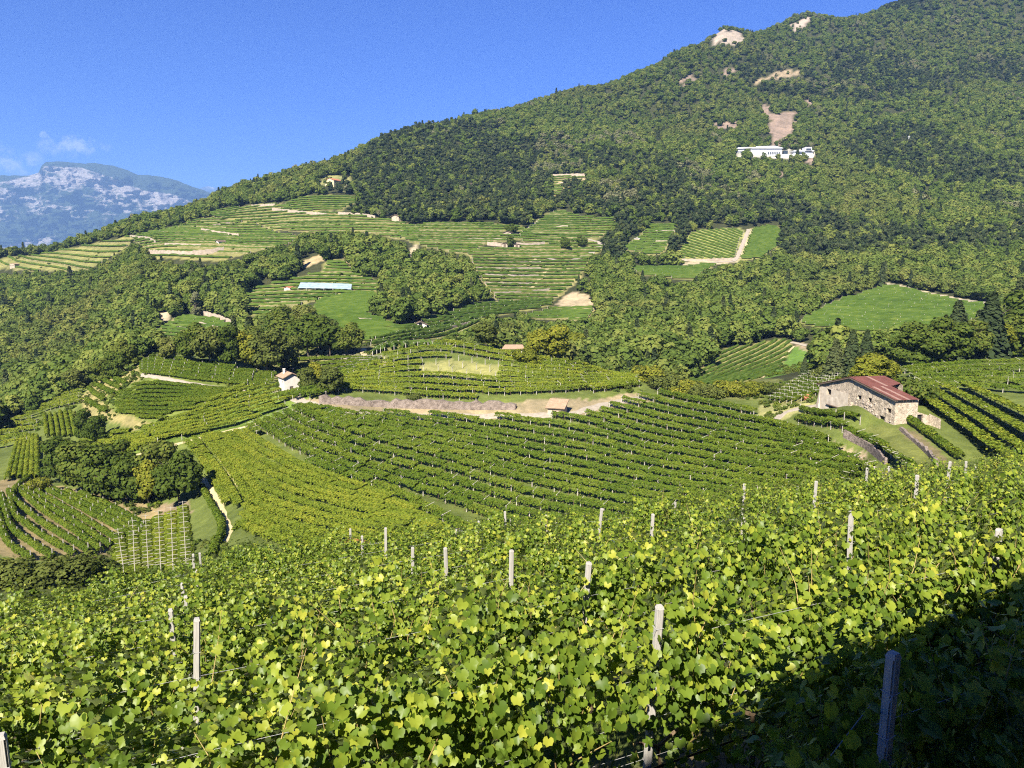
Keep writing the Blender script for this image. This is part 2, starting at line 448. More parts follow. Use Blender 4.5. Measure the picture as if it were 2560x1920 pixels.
# ------------------------------------------------------------------ leaf clouds
def leaf_template(kind):
    if kind == 'grape':                           # five lobes, folded along the midrib
        out = [(0, -.16), (.20, -.42), (.44, -.32), (.52, -.06), (.47, .06), (.46, .30), (.22, .35), (0, .58)]
        full = out + [(-x, y) for x, y in out[-2:0:-1]]
        V = [(0, 0, -.03)] + [(x, y, .42 * abs(x) - .42 * (abs(x) ** 2 + y * y)) for x, y in full]
        n = len(full)
        return np.array(V), np.array([(0, 1 + i, 1 + (i + 1) % n) for i in range(n)])
    if kind == 'card':
        V = [(-.5, -.38, -.06), (.42, -.5, -.1), (.5, .4, -.05), (-.36, .5, -.12), (0.02, 0, .1)]
        return np.array(V), np.array([(4, 0, 1), (4, 1, 2), (4, 2, 3), (4, 3, 0)])
    if kind == 'quad':
        return np.array([(-.5, -.36, 0), (.40, -.5, -.08), (.5, .42, 0), (-.38, .5, -.1)]), np.array([(0, 1, 2), (0, 2, 3)])
TPL = {k: leaf_template(k) for k in ('grape', 'card', 'quad')}
def leaf_cloud(P, N, size, kind, tint, tip=None):
    """one mesh of many leaves: positions, normals, sizes, tint; tip = where the leaf tips point"""
    TV, TF = TPL[kind]
    P, N = np.asarray(P, float), np.asarray(N, float)
    N = N / np.linalg.norm(N, axis=1, keepdims=True)
    d = rng.normal(size=P.shape) if tip is None else np.asarray(tip, float) + rng.normal(size=P.shape) * .35
    Yv = d - (d * N).sum(1, keepdims=True) * N
    Yv /= np.linalg.norm(Yv, axis=1, keepdims=True) + 1e-9
    Xv = np.cross(Yv, N)
    B = np.stack([Xv, Yv, N], 1) * np.asarray(size)[:, None, None]
    V = np.einsum('vk,nkj->nvj', TV, B) + P[:, None]
    n, k = len(P), len(TV)
    Fc = (TF[None] + (np.arange(n) * k)[:, None, None]).reshape(-1, 3)
    return V.reshape(-1, 3), Fc, np.repeat(np.asarray(tint), k)
def cloud_mesh(name, parts, mat):
    V, Fc, T, o = [], [], [], 0
    for v, f, tt in parts:
        V.append(v); Fc.append(f + o); T.append(tt); o += len(v)
    return mesh(name, np.concatenate(V), np.concatenate(Fc), mat, {'tint': np.concatenate(T)})
def unit(n):
    d = rng.normal(size=(n, 3))
    return d / np.linalg.norm(d, axis=1, keepdims=True)

# ------------------------------------------------------------------ regions of the ground, traced on the photograph and laid on the terrain
def to_ground(poly, ymin=60., ymax=3000.):
    P = [hit(a, b, ymin, ymax) for a, b in poly]
    return np.array([(p.x / p.y, math.log(p.y)) for p in P])
def inside(poly, x, y):
    x, y = np.asarray(x, float), np.asarray(y, float)
    r = np.zeros(x.shape, bool)
    n = len(poly)
    for i in range(n):
        (x0, y0), (x1, y1) = poly[i], poly[(i + 1) % n]
        if y0 == y1: continue
        c = ((y0 > y) != (y1 > y)) & (x < (x1 - x0) * (y - y0) / (y1 - y0) + x0)
        r ^= c
    return r
FOREST, GRASS, STRAW, EARTH, ROCK, LAWN, VINE, SHADE = ((.038, .042, .018), (.12, .15, .032), (.25, .215, .09), (.27, .21, .14), (.22, .165, .135), (.095, .17, .03), (.10, .125, .03), (.06, .07, .025))
OPEN = []                                        # px polygon, ground polygon, colour, (ymin): no wood grows here
def region(poly, colr, ymin=60., ymax=3000., wood=False):
    OPEN.append((poly, to_ground(poly, ymin, ymax), colr, wood))
# the near benches
region([(-60,1480),(-60,1150),(0,1010),(200,930),(330,905),(640,915),(780,960),(1000,868),(1190,845),(1600,935),(1650,985),(1900,985),(2000,940),(2240,910),(2420,895),(2640,880),(2640,1250),(2000,1280),(1200,1370),(400,1470)], VINE, 60, 300)
region([(20,1195),(200,1225),(430,1265),(460,1290),(330,1375),(200,1405),(60,1400),(-60,1370),(-60,1220)], (.22, .175, .09), 60, 260)
region([(200,995),(255,945),(345,915),(355,950),(290,985),(300,1035),(395,1060),(340,1075),(215,1045)], STRAW, 60, 320)
region([(250,1000),(336,952),(398,948),(597,980),(542,1002),(481,1024),(427,1046),(394,1062),(290,1036)], GRASS, 60, 320)
region([(345,905),(400,898),(480,902),(690,936),(680,962),(615,975),(470,960),(350,940)], GRASS, 60, 330)
region([(610,960),(760,965),(775,1010),(640,1060),(500,1095),(360,1140),(250,1125),(420,1060),(545,1003)], (.11, .16, .03), 60, 300)
region([(1035,915),(1130,898),(1260,915),(1270,945),(1160,952),(1050,935)], (.20, .20, .075), 60, 300)
region([(760,1000),(900,1010),(1200,1018),(1480,1000),(1600,980),(1640,1000),(1520,1025),(1440,1042),(1170,1050),(900,1040),(790,1022)], (.24, .195, .12), 60, 300)
region([(1900,1015),(1990,1000),(2050,1012),(1990,1035),(1940,1062),(1900,1040)], (.28, .27, .11), 60, 300)
region([(2205,1060),(2255,1082),(2335,1138),(2370,1190),(2325,1205),(2262,1150),(2195,1098),(2140,1075)], (.115, .13, .035), 60, 300)
region([(2240,1062),(2300,1085),(2420,1180),(2370,1190),(2335,1140),(2255,1082)], (.13, .11, .06), 60, 300)
region([(2070,1110),(2160,1130),(2240,1195),(2190,1215),(2110,1160)], (.28, .22, .15), 60, 300)
region([(390,1262),(470,1250),(480,1280),(450,1300),(405,1300)], (.20, .155, .10), 60, 260)
region([(640,890),(720,880),(900,885),(970,890),(960,905),(850,945),(800,965),(700,960),(640,930)], (.17, .17, .06), 225, 420)
region([(1640,960),(1720,968),(1830,958),(1915,946),(1960,950),(1900,1000),(1700,990)], (.13, .14, .045), 215, 420)
# the vineyards on the far hillsides, the clearings and the bare places
FARV = {
 'west': [(-80,655),(0,648),(80,632),(135,613),(325,590),(340,600),(300,632),(225,674),(60,676),(-80,690)],
 'west_mid': [(325,592),(420,572),(500,545),(560,548),(640,560),(700,585),(760,590),(720,612),(600,640),(550,655),(376,652),(372,630),(345,612)],
 'crest': [(505,540),(545,524),(640,512),(700,510),(800,530),(940,545),(1000,552),(1060,575),(1000,600),(900,580),(870,582),(800,584),(683,576),(640,560),(560,546)],
 'gable': [(690,517),(760,490),(895,493),(890,508),(850,530),(760,528)],
 'straw': [(683,574),(741,552),(893,555),(871,577),(802,584)],
 'middle': [(960,570),(1060,560),(1160,556),(1300,565),(1340,590),(1210,612),(1170,640),(1080,622),(1010,602)],
 'knob': [(1300,580),(1354,545),(1390,523),(1463,541),(1540,546),(1535,572),(1495,597),(1330,610),(1290,600)],
 'upper_patch': [(1378,440),(1470,440),(1440,460),(1410,470),(1405,490),(1375,488)],
 'terraces': [(1165,625),(1340,612),(1480,600),(1520,620),(1480,640),(1455,692),(1400,742),(1240,757),(1215,720),(1185,680)],
 'net_field': [(600,745),(618,725),(719,700),(802,682),(817,650),(862,650),(889,682),(965,711),(943,731),(792,752),(672,786),(612,792)],
 'low_green': [(792,752),(943,731),(925,785),(990,815),(1070,806),(1020,835),(900,860),(830,835),(770,790)],
 'stripes': [(1060,800),(1170,765),(1240,757),(1385,748),(1380,764),(1230,792),(1090,830),(980,838)],
 'bank_field': [(1290,795),(1385,766),(1500,768),(1478,800),(1380,800)],
 'strip': [(922,855),(1052,823),(1164,794),(1215,800),(1193,825),(1052,848),(925,872)],
 'strip_low': [(925,873),(1178,830),(1150,843),(1060,880),(1000,885),(930,890)],
 'left_plot': [(380,850),(385,830),(470,785),(550,797),(592,818),(575,838),(520,850),(430,870)],
 'east_steps': [(1618,563),(1698,561),(1662,633),(1625,641),(1546,620),(1600,588)],
 'east_diag': [(1727,581),(1864,572),(1835,649),(1683,649)],
 'east_right': [(1879,573),(1908,565),(1944,565),(1956,577),(1947,617),(1908,644),(1846,655)],
 'east_low': [(1560,668),(1690,668),(1806,655),(1760,680),(1735,702),(1610,690)],
 'right_low': [(1695,968),(1814,870),(1937,848),(1985,848),(1915,945),(1824,960),(1716,970)],
 'lawn': [(1985,864),(2049,877),(2009,920),(1965,946),(1908,948)],
 'right_high': [(1990,808),(2104,746),(2216,713),(2302,731),(2447,760),(2520,765),(2440,802),(2302,820),(2158,833),(2067,820)],
 'behind_barn': [(1925,990),(2000,943),(2075,933),(2105,945),(2060,985),(1990,1010),(1925,1012)],
}
FCOL = {'straw': STRAW, 'lawn': LAWN, 'east_diag': (.22, .23, .07), 'right_low': (.20, .19, .07), 'right_high': (.17, .18, .055), 'terraces': (.23, .21, .085), 'upper_patch': STRAW, 'bank_field': STRAW, 'crest': (.20, .19, .07), 'west_mid': (.19, .18, .065), 'left_plot': (.22, .2, .09)}
FMIN = {'strip': 290, 'strip_low': 280, 'low_green': 300, 'stripes': 300, 'right_low': 270, 'lawn': 270, 'behind_barn': 180, 'left_plot': 340}
GPOLY = {}
for k, p in FARV.items():
    region(p, FCOL.get(k, (.185, .18, .065)), FMIN.get(k, 340))
    GPOLY[k] = OPEN[-1][1]
BARE = [  # scree, cliffs and raw banks among the trees
 ([(1918,285),(1990,278),(1994,300),(1985,335),(1950,366),(1926,362),(1922,330)], ROCK), ([(1900,262),(1932,262),(1925,284),(1908,280)], ROCK), ([(2008,250),(2032,250),(2022,268),(2008,270)], ROCK),
 ([(1778,78),(1850,76),(1862,98),(1825,118),(1772,112)], (.30, .25, .21)), ([(1983,62),(2028,42),(2030,56),(1990,72)], (.33, .27, .23)), ([(1780,184),(1808,172),(1850,168),(1800,186)], ROCK),
 ([(1700,205),(1730,186),(1752,190),(1712,216)], ROCK), ([(1888,203),(1935,180),(2000,172),(2000,190),(1945,192),(1900,212)], EARTH), ([(1788,312),(1820,304),(1846,312),(1842,322),(1796,322)], ROCK),
 ([(1928,428),(1965,428),(1958,448)], ROCK), ([(1385,442),(1466,438),(1462,448),(1390,450)], EARTH), ([(1388,768),(1408,742),(1440,728),(1472,738),(1495,756),(1490,772),(1430,776)], (.34, .27, .18)),
 ([(755,655),(815,632),(818,650),(760,672)], (.33, .26, .15)), ([(855,640),(868,636),(882,668),(870,672)], (.33, .27, .15)), ([(1010,632),(1045,608),(1048,626),(1015,650)], (.36, .3, .2)),
 ([(2210,706),(2300,726),(2400,746),(2490,758),(2480,770),(2390,758),(2300,738),(2216,716)], (.42, .36, .25)), ([(1972,848),(2010,858),(2062,876),(2050,884),(2000,870)], EARTH),
 ([(1690,655),(1840,650),(1830,660),(1690,664)], (.40, .33, .22)), ([(1868,572),(1880,574),(1848,656),(1838,656)], (.38, .34, .2)), ([(398,777),(432,777),(428,800),(400,806)], (.36, .3, .22)),
 ([(2005,405),(2040,388),(2030,412)], ROCK), ([(1832,372),(2040,372),(2046,394),(1960,398),(1840,392)], (.34, .32, .28)), ([(800,440),(880,442),(880,458),(800,466)], (.2, .2, .08)),
]
for p, c in BARE: region(p, c, 300)
HID = dict(soft=0)
def soil_at(q, l):
    c = np.empty(q.shape + (3,))
    c[:] = FOREST
    am = 1 + 2.2 * sstep(6.5, 6.95, l)
    nq = q + fnoise(q * 160, l * 90, 3) * .0014 * am
    nl = l + fnoise(q * 150 + 77, l * 100 + 9, 3) * .0024 * am
    for poly, gp, colr, wd in OPEN:
        lo, hi = gp.min(0) - .02, gp.max(0) + .02
        s = (nq > lo[0]) & (nq < hi[0]) & (nl > lo[1]) & (nl < hi[1])
        if not s.any(): continue
        ii = np.nonzero(s)
        k = inside(gp, nq[ii], nl[ii])
        c[ii[0][k], ii[1][k]] = colr
    return c
soil = soil_at(GQ, GL)
nearmask = sstep(120, 70, _Y)[..., None]
soil = soil * (1 - nearmask) + np.array((.10, .125, .032)) * nearmask
dirt = sstep(.05, .5, fnoise(_X / 2.2, _Y / 2.2, 3))[..., None] * sstep(45, 20, _Y)[..., None]
soil = soil * (1 - .6 * dirt) + np.array((.16, .125, .075)) * .6 * dirt
idx = np.arange(NQ * NL).reshape(NQ, NL)
Fq = np.stack([idx[:-1, :-1], idx[1:, :-1], idx[1:, 1:], idx[:-1, 1:]], -1).reshape(-1, 4)
me = mesh('hillside', np.stack([_X.ravel(), _Y.ravel(), (ET * _Y).ravel()], 1), Fq, M['ground'], {'soil': np.concatenate([soil.reshape(-1, 3), np.ones((NQ * NL, 1))], 1)}, True)
tag(link('hillside', me), kind='structure')
xs, ys = np.linspace(-34, 34, 137), np.linspace(-34, 14, 97)
PX, PY = np.meshgrid(xs, ys, indexing='ij')
PZ = plane(PX, PY) + np.where(PY < 13.5, fnoise(PX / .9, PY / .9, 3) * .03, 0)
d2 = sstep(.05, .6, fnoise(PX / 1.3, PY / 1.3, 3))[..., None]
c = np.array((.085, .11, .03)) * (1 - d2) + np.array((.17, .13, .08)) * d2
idx = np.arange(PX.size).reshape(PX.shape)
Fp = np.stack([idx[:-1, :-1], idx[1:, :-1], idx[1:, 1:], idx[:-1, 1:]], -1).reshape(-1, 4)
me = mesh('vineyard_ground', np.stack([PX.ravel(), PY.ravel(), PZ.ravel()], 1), Fp, M['ground'], {'soil': np.concatenate([c.reshape(-1, 3), np.ones((PX.size, 1))], 1)}, True)
tag(link('vineyard_ground', me), kind='structure')
me = mesh('valley_floor', [(-40000, -2000, -905), (40000, -2000, -905), (40000, 60000, -905), (-40000, 60000, -905)], [(0, 1, 2, 3)], M['straw'])
tag(link('valley_floor', me), kind='structure')

# ------------------------------------------------------------------ paths, walls: ribbons laid along the ground
def resample(P, step):
    P = np.asarray(P, float)
    d = np.concatenate([[0], np.cumsum(np.linalg.norm(np.diff(P[:, :2], axis=0), axis=1))])
    if d[-1] < step: step = max(d[-1] / 2, 1e-3)
    s = np.linspace(0, d[-1], max(2, int(round(d[-1] / step)) + 1))
    return np.stack([np.interp(s, d, P[:, k]) for k in range(P.shape[1])], 1)
def px_line(pts, ymin=60., ymax=3000., step=2.0, dense=12):
    a = np.asarray(pts, float)
    D = []
    for i in range(len(a) - 1):
        n = max(2, int(np.hypot(*(a[i + 1] - a[i])) / dense))
        D += [a[i] + (a[i + 1] - a[i]) * k / n for k in range(n)]
    D.append(a[-1])
    P = np.array([hit(x, y, ymin, ymax)[:2] for x, y in D])
    if len(P) > 4:                                # ease out jumps where the line of sight grazes the ground
        K = np.pad(P, ((1, 1), (0, 0)), 'edge')
        P[1:-1] = ((K[:-2] + 2 * K[1:-1] + K[2:]) / 4)[1:-1]
    P = resample(P, step)
    return np.concatenate([P, ground(P[:, 0], P[:, 1])[:, None]], 1)
def sides(P):
    t = np.gradient(P[:, :2], axis=0)
    t /= np.linalg.norm(t, axis=1, keepdims=True) + 1e-9
    return np.stack([-t[:, 1], t[:, 0]], 1)
def ribbon(name, pts, width, mat, lift=.12, ymin=60., ymax=3000., **kw):
    P = px_line(pts, ymin, ymax, 2.0)
    n = sides(P)
    V, Fc = [], []
    m = 5
    for i in range(len(P)):
        wv = width * (1 + .18 * math.sin(i * 1.7) + .1 * math.sin(i * .6))
        for k in range(m):
            o = (k / (m - 1) - .5) * wv
            x, y = P[i, :2] + n[i] * o
            V.append((x, y, float(ground(x, y)) + lift - (.1 if k in (0, m - 1) else 0)))
    for i in range(len(P) - 1):
        for k in range(m - 1):
            a = i * m + k
            Fc.append((a, a + 1, a + m + 1, a + m))
    return tag(link(name, mesh(name, V, Fc, M[mat], smooth=True)), kind='structure')
def wall(pts, h, label, mat='far_wall', thick=.5, ymin=60., ymax=3000., lift=0.0, jag=.12, group=None, name='terrace_wall'):
    P = px_line(pts, ymin, ymax, 1.6)
    n = sides(P)
    V, Fc = [], []
    for i in range(len(P)):
        hh = h * (1 + random.uniform(-jag, jag))
        for o, z in ((-.5, -.4), (-.42 + random.uniform(-.06, .06), hh), (.42, hh), (.5, -.4)):
            x, y = P[i, :2] + n[i] * o * thick
            V.append((x, y, P[i, 2] + z + lift))
    for i in range(len(P) - 1):
        for k in range(3):
            a = i * 4 + k
            Fc.append((a, a + 1, a + 5, a + 4))
    e = (len(P) - 1) * 4
    Fc += [(3, 2, 1, 0), (e, e + 1, e + 2, e + 3)]
    return tag(link(name, mesh(name, V, Fc, M[mat])), label, 'wall', group)
ribbon('dirt_track', [(690,975),(745,1000),(790,1018),(860,1030),(960,1036),(1060,1040),(1180,1041),(1300,1040),(1430,1036),(1490,1018),(1550,1004),(1610,995)], 3.0, 'gravel', .15, 190, 300)
ribbon('barn_path', [(1928,1056),(1962,1030),(1991,1022),(2049,1012)], 2.6, 'gravel', .12, 150, 230)
ribbon('field_lane', [(352,936),(470,957),(540,968),(618,977)], 1.8, 'gravel', .12, 190, 320)
ribbon('strip_edge_path', [(300,1150),(358,1133),(481,1100),(607,1068),(640,1060)], 1.2, 'straw', .12, 120, 300)
ribbon('bare_furrow', [(488,1104),(515,1142),(542,1180)], .7, 'straw', .1, 120, 260)
ribbon('bare_furrow', [(517,1100),(564,1166),(597,1216)], .7, 'straw', .1, 120, 260)
ribbon('bowl_path', [(503,1198),(542,1245),(564,1307),(575,1325),(556,1362),(540,1390)], 1.4, 'straw', .1, 100, 260)
ribbon('hairpin_road', [(1330,640),(1420,655),(1480,634),(1495,620),(1506,609),(1474,598),(1440,600)], 4, 'gravel', .4, 560, 900)
ribbon('terrace_road', [(1150,600),(1186,595),(1215,599),(1262,597),(1320,574),(1352,548)], 3, 'gravel', .4, 560, 1000)
ribbon('terrace_lane', [(1568,668),(1607,675),(1640,670),(1700,668),(1806,654),(1838,656),(1872,574)], 3.2, 'gravel', .4, 500, 1000)
ribbon('plot_lane', [(1238,740),(1255,700),(1300,668),(1340,648)], 2, 'straw', .3, 480, 900)
ribbon('plot_lane', [(1328,722),(1350,698),(1375,665)], 2, 'straw', .3, 480, 900)
ribbon('forest_edge_track', [(2214,710),(2300,730),(2390,748),(2488,760)], 3, 'gravel', .3, 400, 700)
ribbon('field_headland', [(1978,856),(2010,862),(2060,878)], 2.6, 'gravel', .3, 300, 600)
ribbon('lawn_edge', [(1905,946),(1985,866)], .9, 'straw', .25, 270, 600)
ribbon('terrace_road', [(880,770),(845,745),(862,735)], 3, 'gravel', .3, 380, 700)
ribbon('ravine_lane', [(910,925),(912,900),(908,872)], 2.2, 'straw', .25, 240, 420)
TW = [ # terrace walls: line, height, label
 ([(372,637),(467,641),(514,636),(560,630)], 4.0, 'tall pale wall at the foot of the western vineyards, above the wood'),
 ([(412,613),(503,617)], 2.0, 'short pinkish bank wall just above the tall western wall'),
 ([(503,577),(543,584),(597,591)], 2.4, 'pale slanting wall below the crest vineyards on the left hill'),
 ([(325,593),(376,599),(389,608)], 2.2, 'pale bank beside the bend at the left end of the crest'),
 ([(532,565),(575,559)], 1.6, 'small pale wall high on the left vineyard crest'),
 ([(629,517),(687,514)], 2.2, 'low wall under the pale gabled house on the skyline'),
 ([(680,526),(734,532),(817,540)], 2.6, 'long pale wall under the striped vineyard near the skyline'),
 ([(846,537),(900,539),(938,546)], 2.6, 'pale wall left of the grey hut at the forest foot'),
 ([(1218,613),(1245,616),(1270,617)], 3.0, 'tall pale wall left of the lone bush on the central terraces'),
 ([(1287,616),(1320,617),(1362,614)], 3.0, 'tall pale wall right of the lone bush on the central terraces'),
 ([(1179,657),(1260,660),(1352,659)], 1.6, 'topmost straw-coloured wall of the central stepped terraces'),
 ([(1190,673),(1270,675),(1352,673)], 1.6, 'second straw-coloured wall of the central stepped terraces'),
 ([(1212,690),(1280,693),(1346,692)], 1.6, 'third straw-coloured wall of the central stepped terraces'),
 ([(1212,711),(1270,713),(1330,712)], 1.6, 'lowest straw-coloured wall of the central stepped terraces'),
 ([(1237,736),(1320,733),(1405,722)], 1.5, 'long low wall near the foot of the central terraces'),
 ([(467,779),(506,787),(550,799),(588,816)], 2.6, 'curved pale wall over the small plot in the wood'),
 ([(492,808),(525,816),(557,826)], 1.3, 'pale inner bank of the small curved plot in the wood'),
 ([(448,821),(481,829)], 1.2, 'lowest short bank of the small curved plot in the wood'),
 ([(1680,652),(1760,653),(1835,650)], 1.8, 'straight pale wall under the diagonal-row vineyard'),
 ([(1632,580),(1692,579)], 1.4, 'upper bank of the stepped plot left of the diagonal rows'),
 ([(1612,604),(1676,606)], 1.4, 'lower bank of the stepped plot left of the diagonal rows'),
 ([(1382,442),(1466,440)], 3.2, 'pale cut bank at the top of the forest clearing'),
 ([(1382,458),(1420,459)], 1.6, 'lower pale bank inside the forest clearing'),
 ([(1350,565),(1420,567)], 1.2, 'small pale wall in the middle of the round vineyard knob'),
 ([(895,800),(930,803)], 1.2, 'little pale wall in the green vineyard below the tree clump'),
 ([(1090,830),(1180,808)], 1.2, 'low pale wall under the slanting striped vineyard'),
 ([(860,905),(900,908),(965,914)], 1.3, 'grey wall in the hollow left of the terraced knoll'),
]
for p, h, lb in TW: wall(p, h, lb, ymin=250 if p[0][1] > 850 else 340)
wall([(800,1006),(900,1013),(1000,1018),(1100,1021),(1200,1021),(1290,1022)], 1.9, 'long pale rubble bank along the dirt track under the knoll', 'drystone', 1.6, 190, 300, jag=.35)
wall([(2252,1076),(2285,1103),(2324,1140),(2345,1170)], .8, 'rough stone wall slanting beside the grass strip right of the barn', 'drystone', .6, 110, 240, jag=.5)
wall([(2110,1092),(2165,1118),(2215,1160)], 1.3, 'dark stone wall under the pergola below the barn', 'drystone', .6, 110, 240, jag=.4)

# ------------------------------------------------------------------ vine rows in the middle distance: one thing per row
SEG = 7.0
def pergola_mesh(i, n=1000, mat='vine'):
    """7 m of a sloping pergola roof: vines by the posts (y = 0), canopy rising away to y = 2.7"""
    x = rng.uniform(-SEG / 2 - .2, SEG / 2 + .2, n)
    y = rng.beta(1.1, 1.3, n) * 1.6 - .25
    edge = vnoise(x * 1.1 + i * 31, y * 0 + i) * .25
    z = 1.84 + .16 * y + edge * .45 + rng.normal(0, .085, n) + vnoise(x * .8 + 9 * i, y * .9) * .16
    dr = rng.random(n) < .09                      # shoots hanging over the front edge
    y[dr] = rng.normal(-.28, .14, dr.sum())
    z[dr] = rng.uniform(1.15, 1.75, dr.sum()) + edge[dr]
    N = np.stack([rng.normal(0, .45, n), rng.normal(-.35, .45, n), np.full(n, .8)], 1)
    N[dr] = np.stack([rng.normal(0, .4, dr.sum()), np.full(dr.sum(), -1.), rng.normal(.35, .3, dr.sum())], 1)
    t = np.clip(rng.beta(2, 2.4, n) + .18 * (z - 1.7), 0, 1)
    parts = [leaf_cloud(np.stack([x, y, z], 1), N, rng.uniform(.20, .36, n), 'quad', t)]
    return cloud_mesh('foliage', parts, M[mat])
def hedge_mesh(i, n=1100, h=1.6, w=.62, mat='vine'):
    x = rng.uniform(-SEG / 2 - .2, SEG / 2 + .2, n)
    a = rng.uniform(-.35, math.pi + .35, n)
    bump = 1 + vnoise(x * 1.3 + i * 17, x * 0) * .22
    y = np.cos(a) * w * rng.uniform(.6, 1.05, n) * bump
    z = .45 + (h - .75) / 2 + np.sin(a) * (h - .45) / 2 * bump + rng.normal(0, .07, n)
    N = np.stack([rng.normal(0, .4, n), np.cos(a) + rng.normal(0, .35, n), np.sin(a) * .9 + .25], 1)
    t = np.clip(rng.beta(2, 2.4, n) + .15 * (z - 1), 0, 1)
    return cloud_mesh('foliage', [leaf_cloud(np.stack([x, y, z], 1), N, rng.uniform(.18, .32, n), 'quad', t)], M[mat])
PERG = [pergola_mesh(i) for i in range(4)]
PERG_PALE = [pergola_mesh(i + 9, mat='vine_pale') for i in range(3)]
HEDG = [hedge_mesh(i) for i in range(3)]
HEDG_PALE = [hedge_mesh(i + 5, mat='vine_pale') for i in range(3)]
b = MB()
b.box((-.065, -.06, -.3), (.065, .06, 1.95)); POST_PLAIN = b.mesh('post', M['stake'])
b = MB()
b.box((-.075, -.07, -.3), (.075, .07, 1.85))
b.tube([(0, -.35, 1.70), (0, 1.7, 2.16)], .042, 4)
POST_ARM = b.mesh('post', M['stake'])
b = MB()
b.box((-.05, -.05, -.3), (.05, .05, 2.0))
b.tube([(0, -.8, 1.8), (0, .8, 1.8)], .035, 4)
POST_T = b.mesh('post', M['stake'])
b = MB()
for k in range(3):
    x0 = -SEG / 2 + SEG * (k + .5) / 3
    b.tube([(x0, 0, -.2), (x0 + .08, .05, .7), (x0 - .05, .12, 1.3), (x0 + .2, .5, 1.72)], [.06, .05, .045, .03], 4)
    b.tube([(x0 - .05, .12, 1.3), (x0 - .5, .3, 1.68)], [.04, .02], 3)
TRUNKS = b.mesh('trunks', M['vine_bark'])
NROWS = 0
def frame(P, i, flip):
    t = Vector(P[min(i + 1, len(P) - 1)] - P[max(i - 1, 0)]).normalized()
    s = Vector((-t.y, t.x, 0)).normalized()
    if flip * s.y < 0: s, t = -s, -t
    up = t.cross(s)
    if up.z < 0: up = -up
    return t, s
def put(name, me, parent, p, t, s, sc=(1, 1, 1), kind=None):
    o = bpy.data.objects.new(name, me)
    COL.objects.link(o)
    o.parent = parent
    side = Vector(s) * sc[1]
    o.matrix_local = Matrix(((t.x * sc[0], side.x, 0, p[0]), (t.y * sc[0], side.y, 0, p[1]), (t.z * sc[0], side.z, sc[2], p[2]), (0, 0, 0, 1)))
    if kind: o['kind'] = kind
    return o
def vine_row(P, label, group, segs, post=None, post_step=5.0, sc=(1, 1, 1), trunks=False, flip=1, skip=None, wire=False, post_off=0.0):
    """P: world polyline of the row. The Empty stands at the row's start; foliage, trunks and posts are its parts"""
    global NROWS
    L = float(np.linalg.norm(np.diff(P[:, :2], axis=0), axis=1).sum())
    if L < 3: return None
    NROWS += 1
    o0 = P[0].copy()
    root = empty('vine_row', o0)
    tag(root, label, 'vine row', group)
    A = resample(P[:, :2], SEG * .94 * sc[0])
    A = (A[:-1] + A[1:]) / 2 if len(A) > 2 else A[:1] * .5 + A[-1:] * .5
    A = np.concatenate([A, ground(A[:, 0], A[:, 1])[:, None]], 1)
    if len(A) == 1: A = np.concatenate([A, A + (P[-1] - P[0]) * .1])[:2]; single = True
    else: single = False
    for i in range(1 if single else len(A)):
        if skip is not None and skip(A[i, 0], A[i, 1]): continue
        t, s = frame(A, i, flip)
        f = random.choice((-1, 1))
        c = (sc[0] * f * (L / SEG if single else 1), sc[1] * random.uniform(.92, 1.08), sc[2] * random.uniform(.93, 1.07))
        put('foliage', random.choice(segs), root, A[i] - o0, t, s, c, 'stuff')
        if trunks: put('trunks', TRUNKS, root, A[i] - o0, t, s, (f, 1, sc[2]), 'stuff')
    if post is not None:
        B = resample(P[:, :2], post_step)
        B = np.concatenate([B, ground(B[:, 0], B[:, 1])[:, None]], 1)
        for i in range(len(B)):
            t, s = frame(B, i, flip)
            lean = Vector((random.uniform(-.05, .05), random.uniform(-.05, .05)))
            p = B[i] - o0 + np.array([s.x, s.y, 0]) * post_off
            o = put('post', post, root, p, Vector((t.x, t.y, 0)).normalized(), s, (1, 1, random.uniform(.94, 1.1)))
    return root
ORD = 'first second third fourth fifth sixth seventh eighth ninth tenth eleventh twelfth thirteenth fourteenth fifteenth sixteenth seventeenth eighteenth nineteenth twentieth'.split()
def ordn(i): return ORD[i] if i < 20 else ('twenty-', 'thirty-', 'forty-', 'fifty-')[min(3, i // 20 - 1 if i < 40 else 3)] + ORD[i % 10] if i % 10 != 9 or i < 20 else str(i + 1) + 'th'
def guide_rows(guides, counts, poly, vertical=False, step=6):
    """rows interpolated between traced guide rows, clipped by the field's outline (photograph pixels)"""
    gs = [np.array(sorted([(b, a) for a, b in g] if vertical else g), float) for g in guides]
    pl = [(b, a) for a, b in poly] if vertical else poly
    xs = np.arange(min(p[0] for p in pl), max(p[0] for p in pl), step, float)
    def ev(g):
        y = np.interp(xs, g[:, 0], g[:, 1])
        l, r = xs < g[0, 0], xs > g[-1, 0]
        y[l] = g[0, 1] + (xs[l] - g[0, 0]) * (g[1, 1] - g[0, 1]) / (g[1, 0] - g[0, 0])
        y[r] = g[-1, 1] + (xs[r] - g[-1, 0]) * (g[-1, 1] - g[-2, 1]) / (g[-1, 0] - g[-2, 0])
        return y
    E = [ev(g) for g in gs]
    out = []
    for k, n in enumerate(counts):
        for j in range(n + (1 if k == len(counts) - 1 else 0)):
            y = E[k] + (E[k + 1] - E[k]) * j / n
            m = inside(pl, xs, y)
            runs, cur = [], []
            for i in range(len(xs)):
                if m[i]: cur.append((xs[i], y[i]))
                elif cur: runs.append(cur); cur = []
            if cur: runs.append(cur)
            runs = [r for r in runs if len(r) > 2]
            for r in runs[:2]: out.append([(b, a) for a, b in r] if vertical else r)
    return out
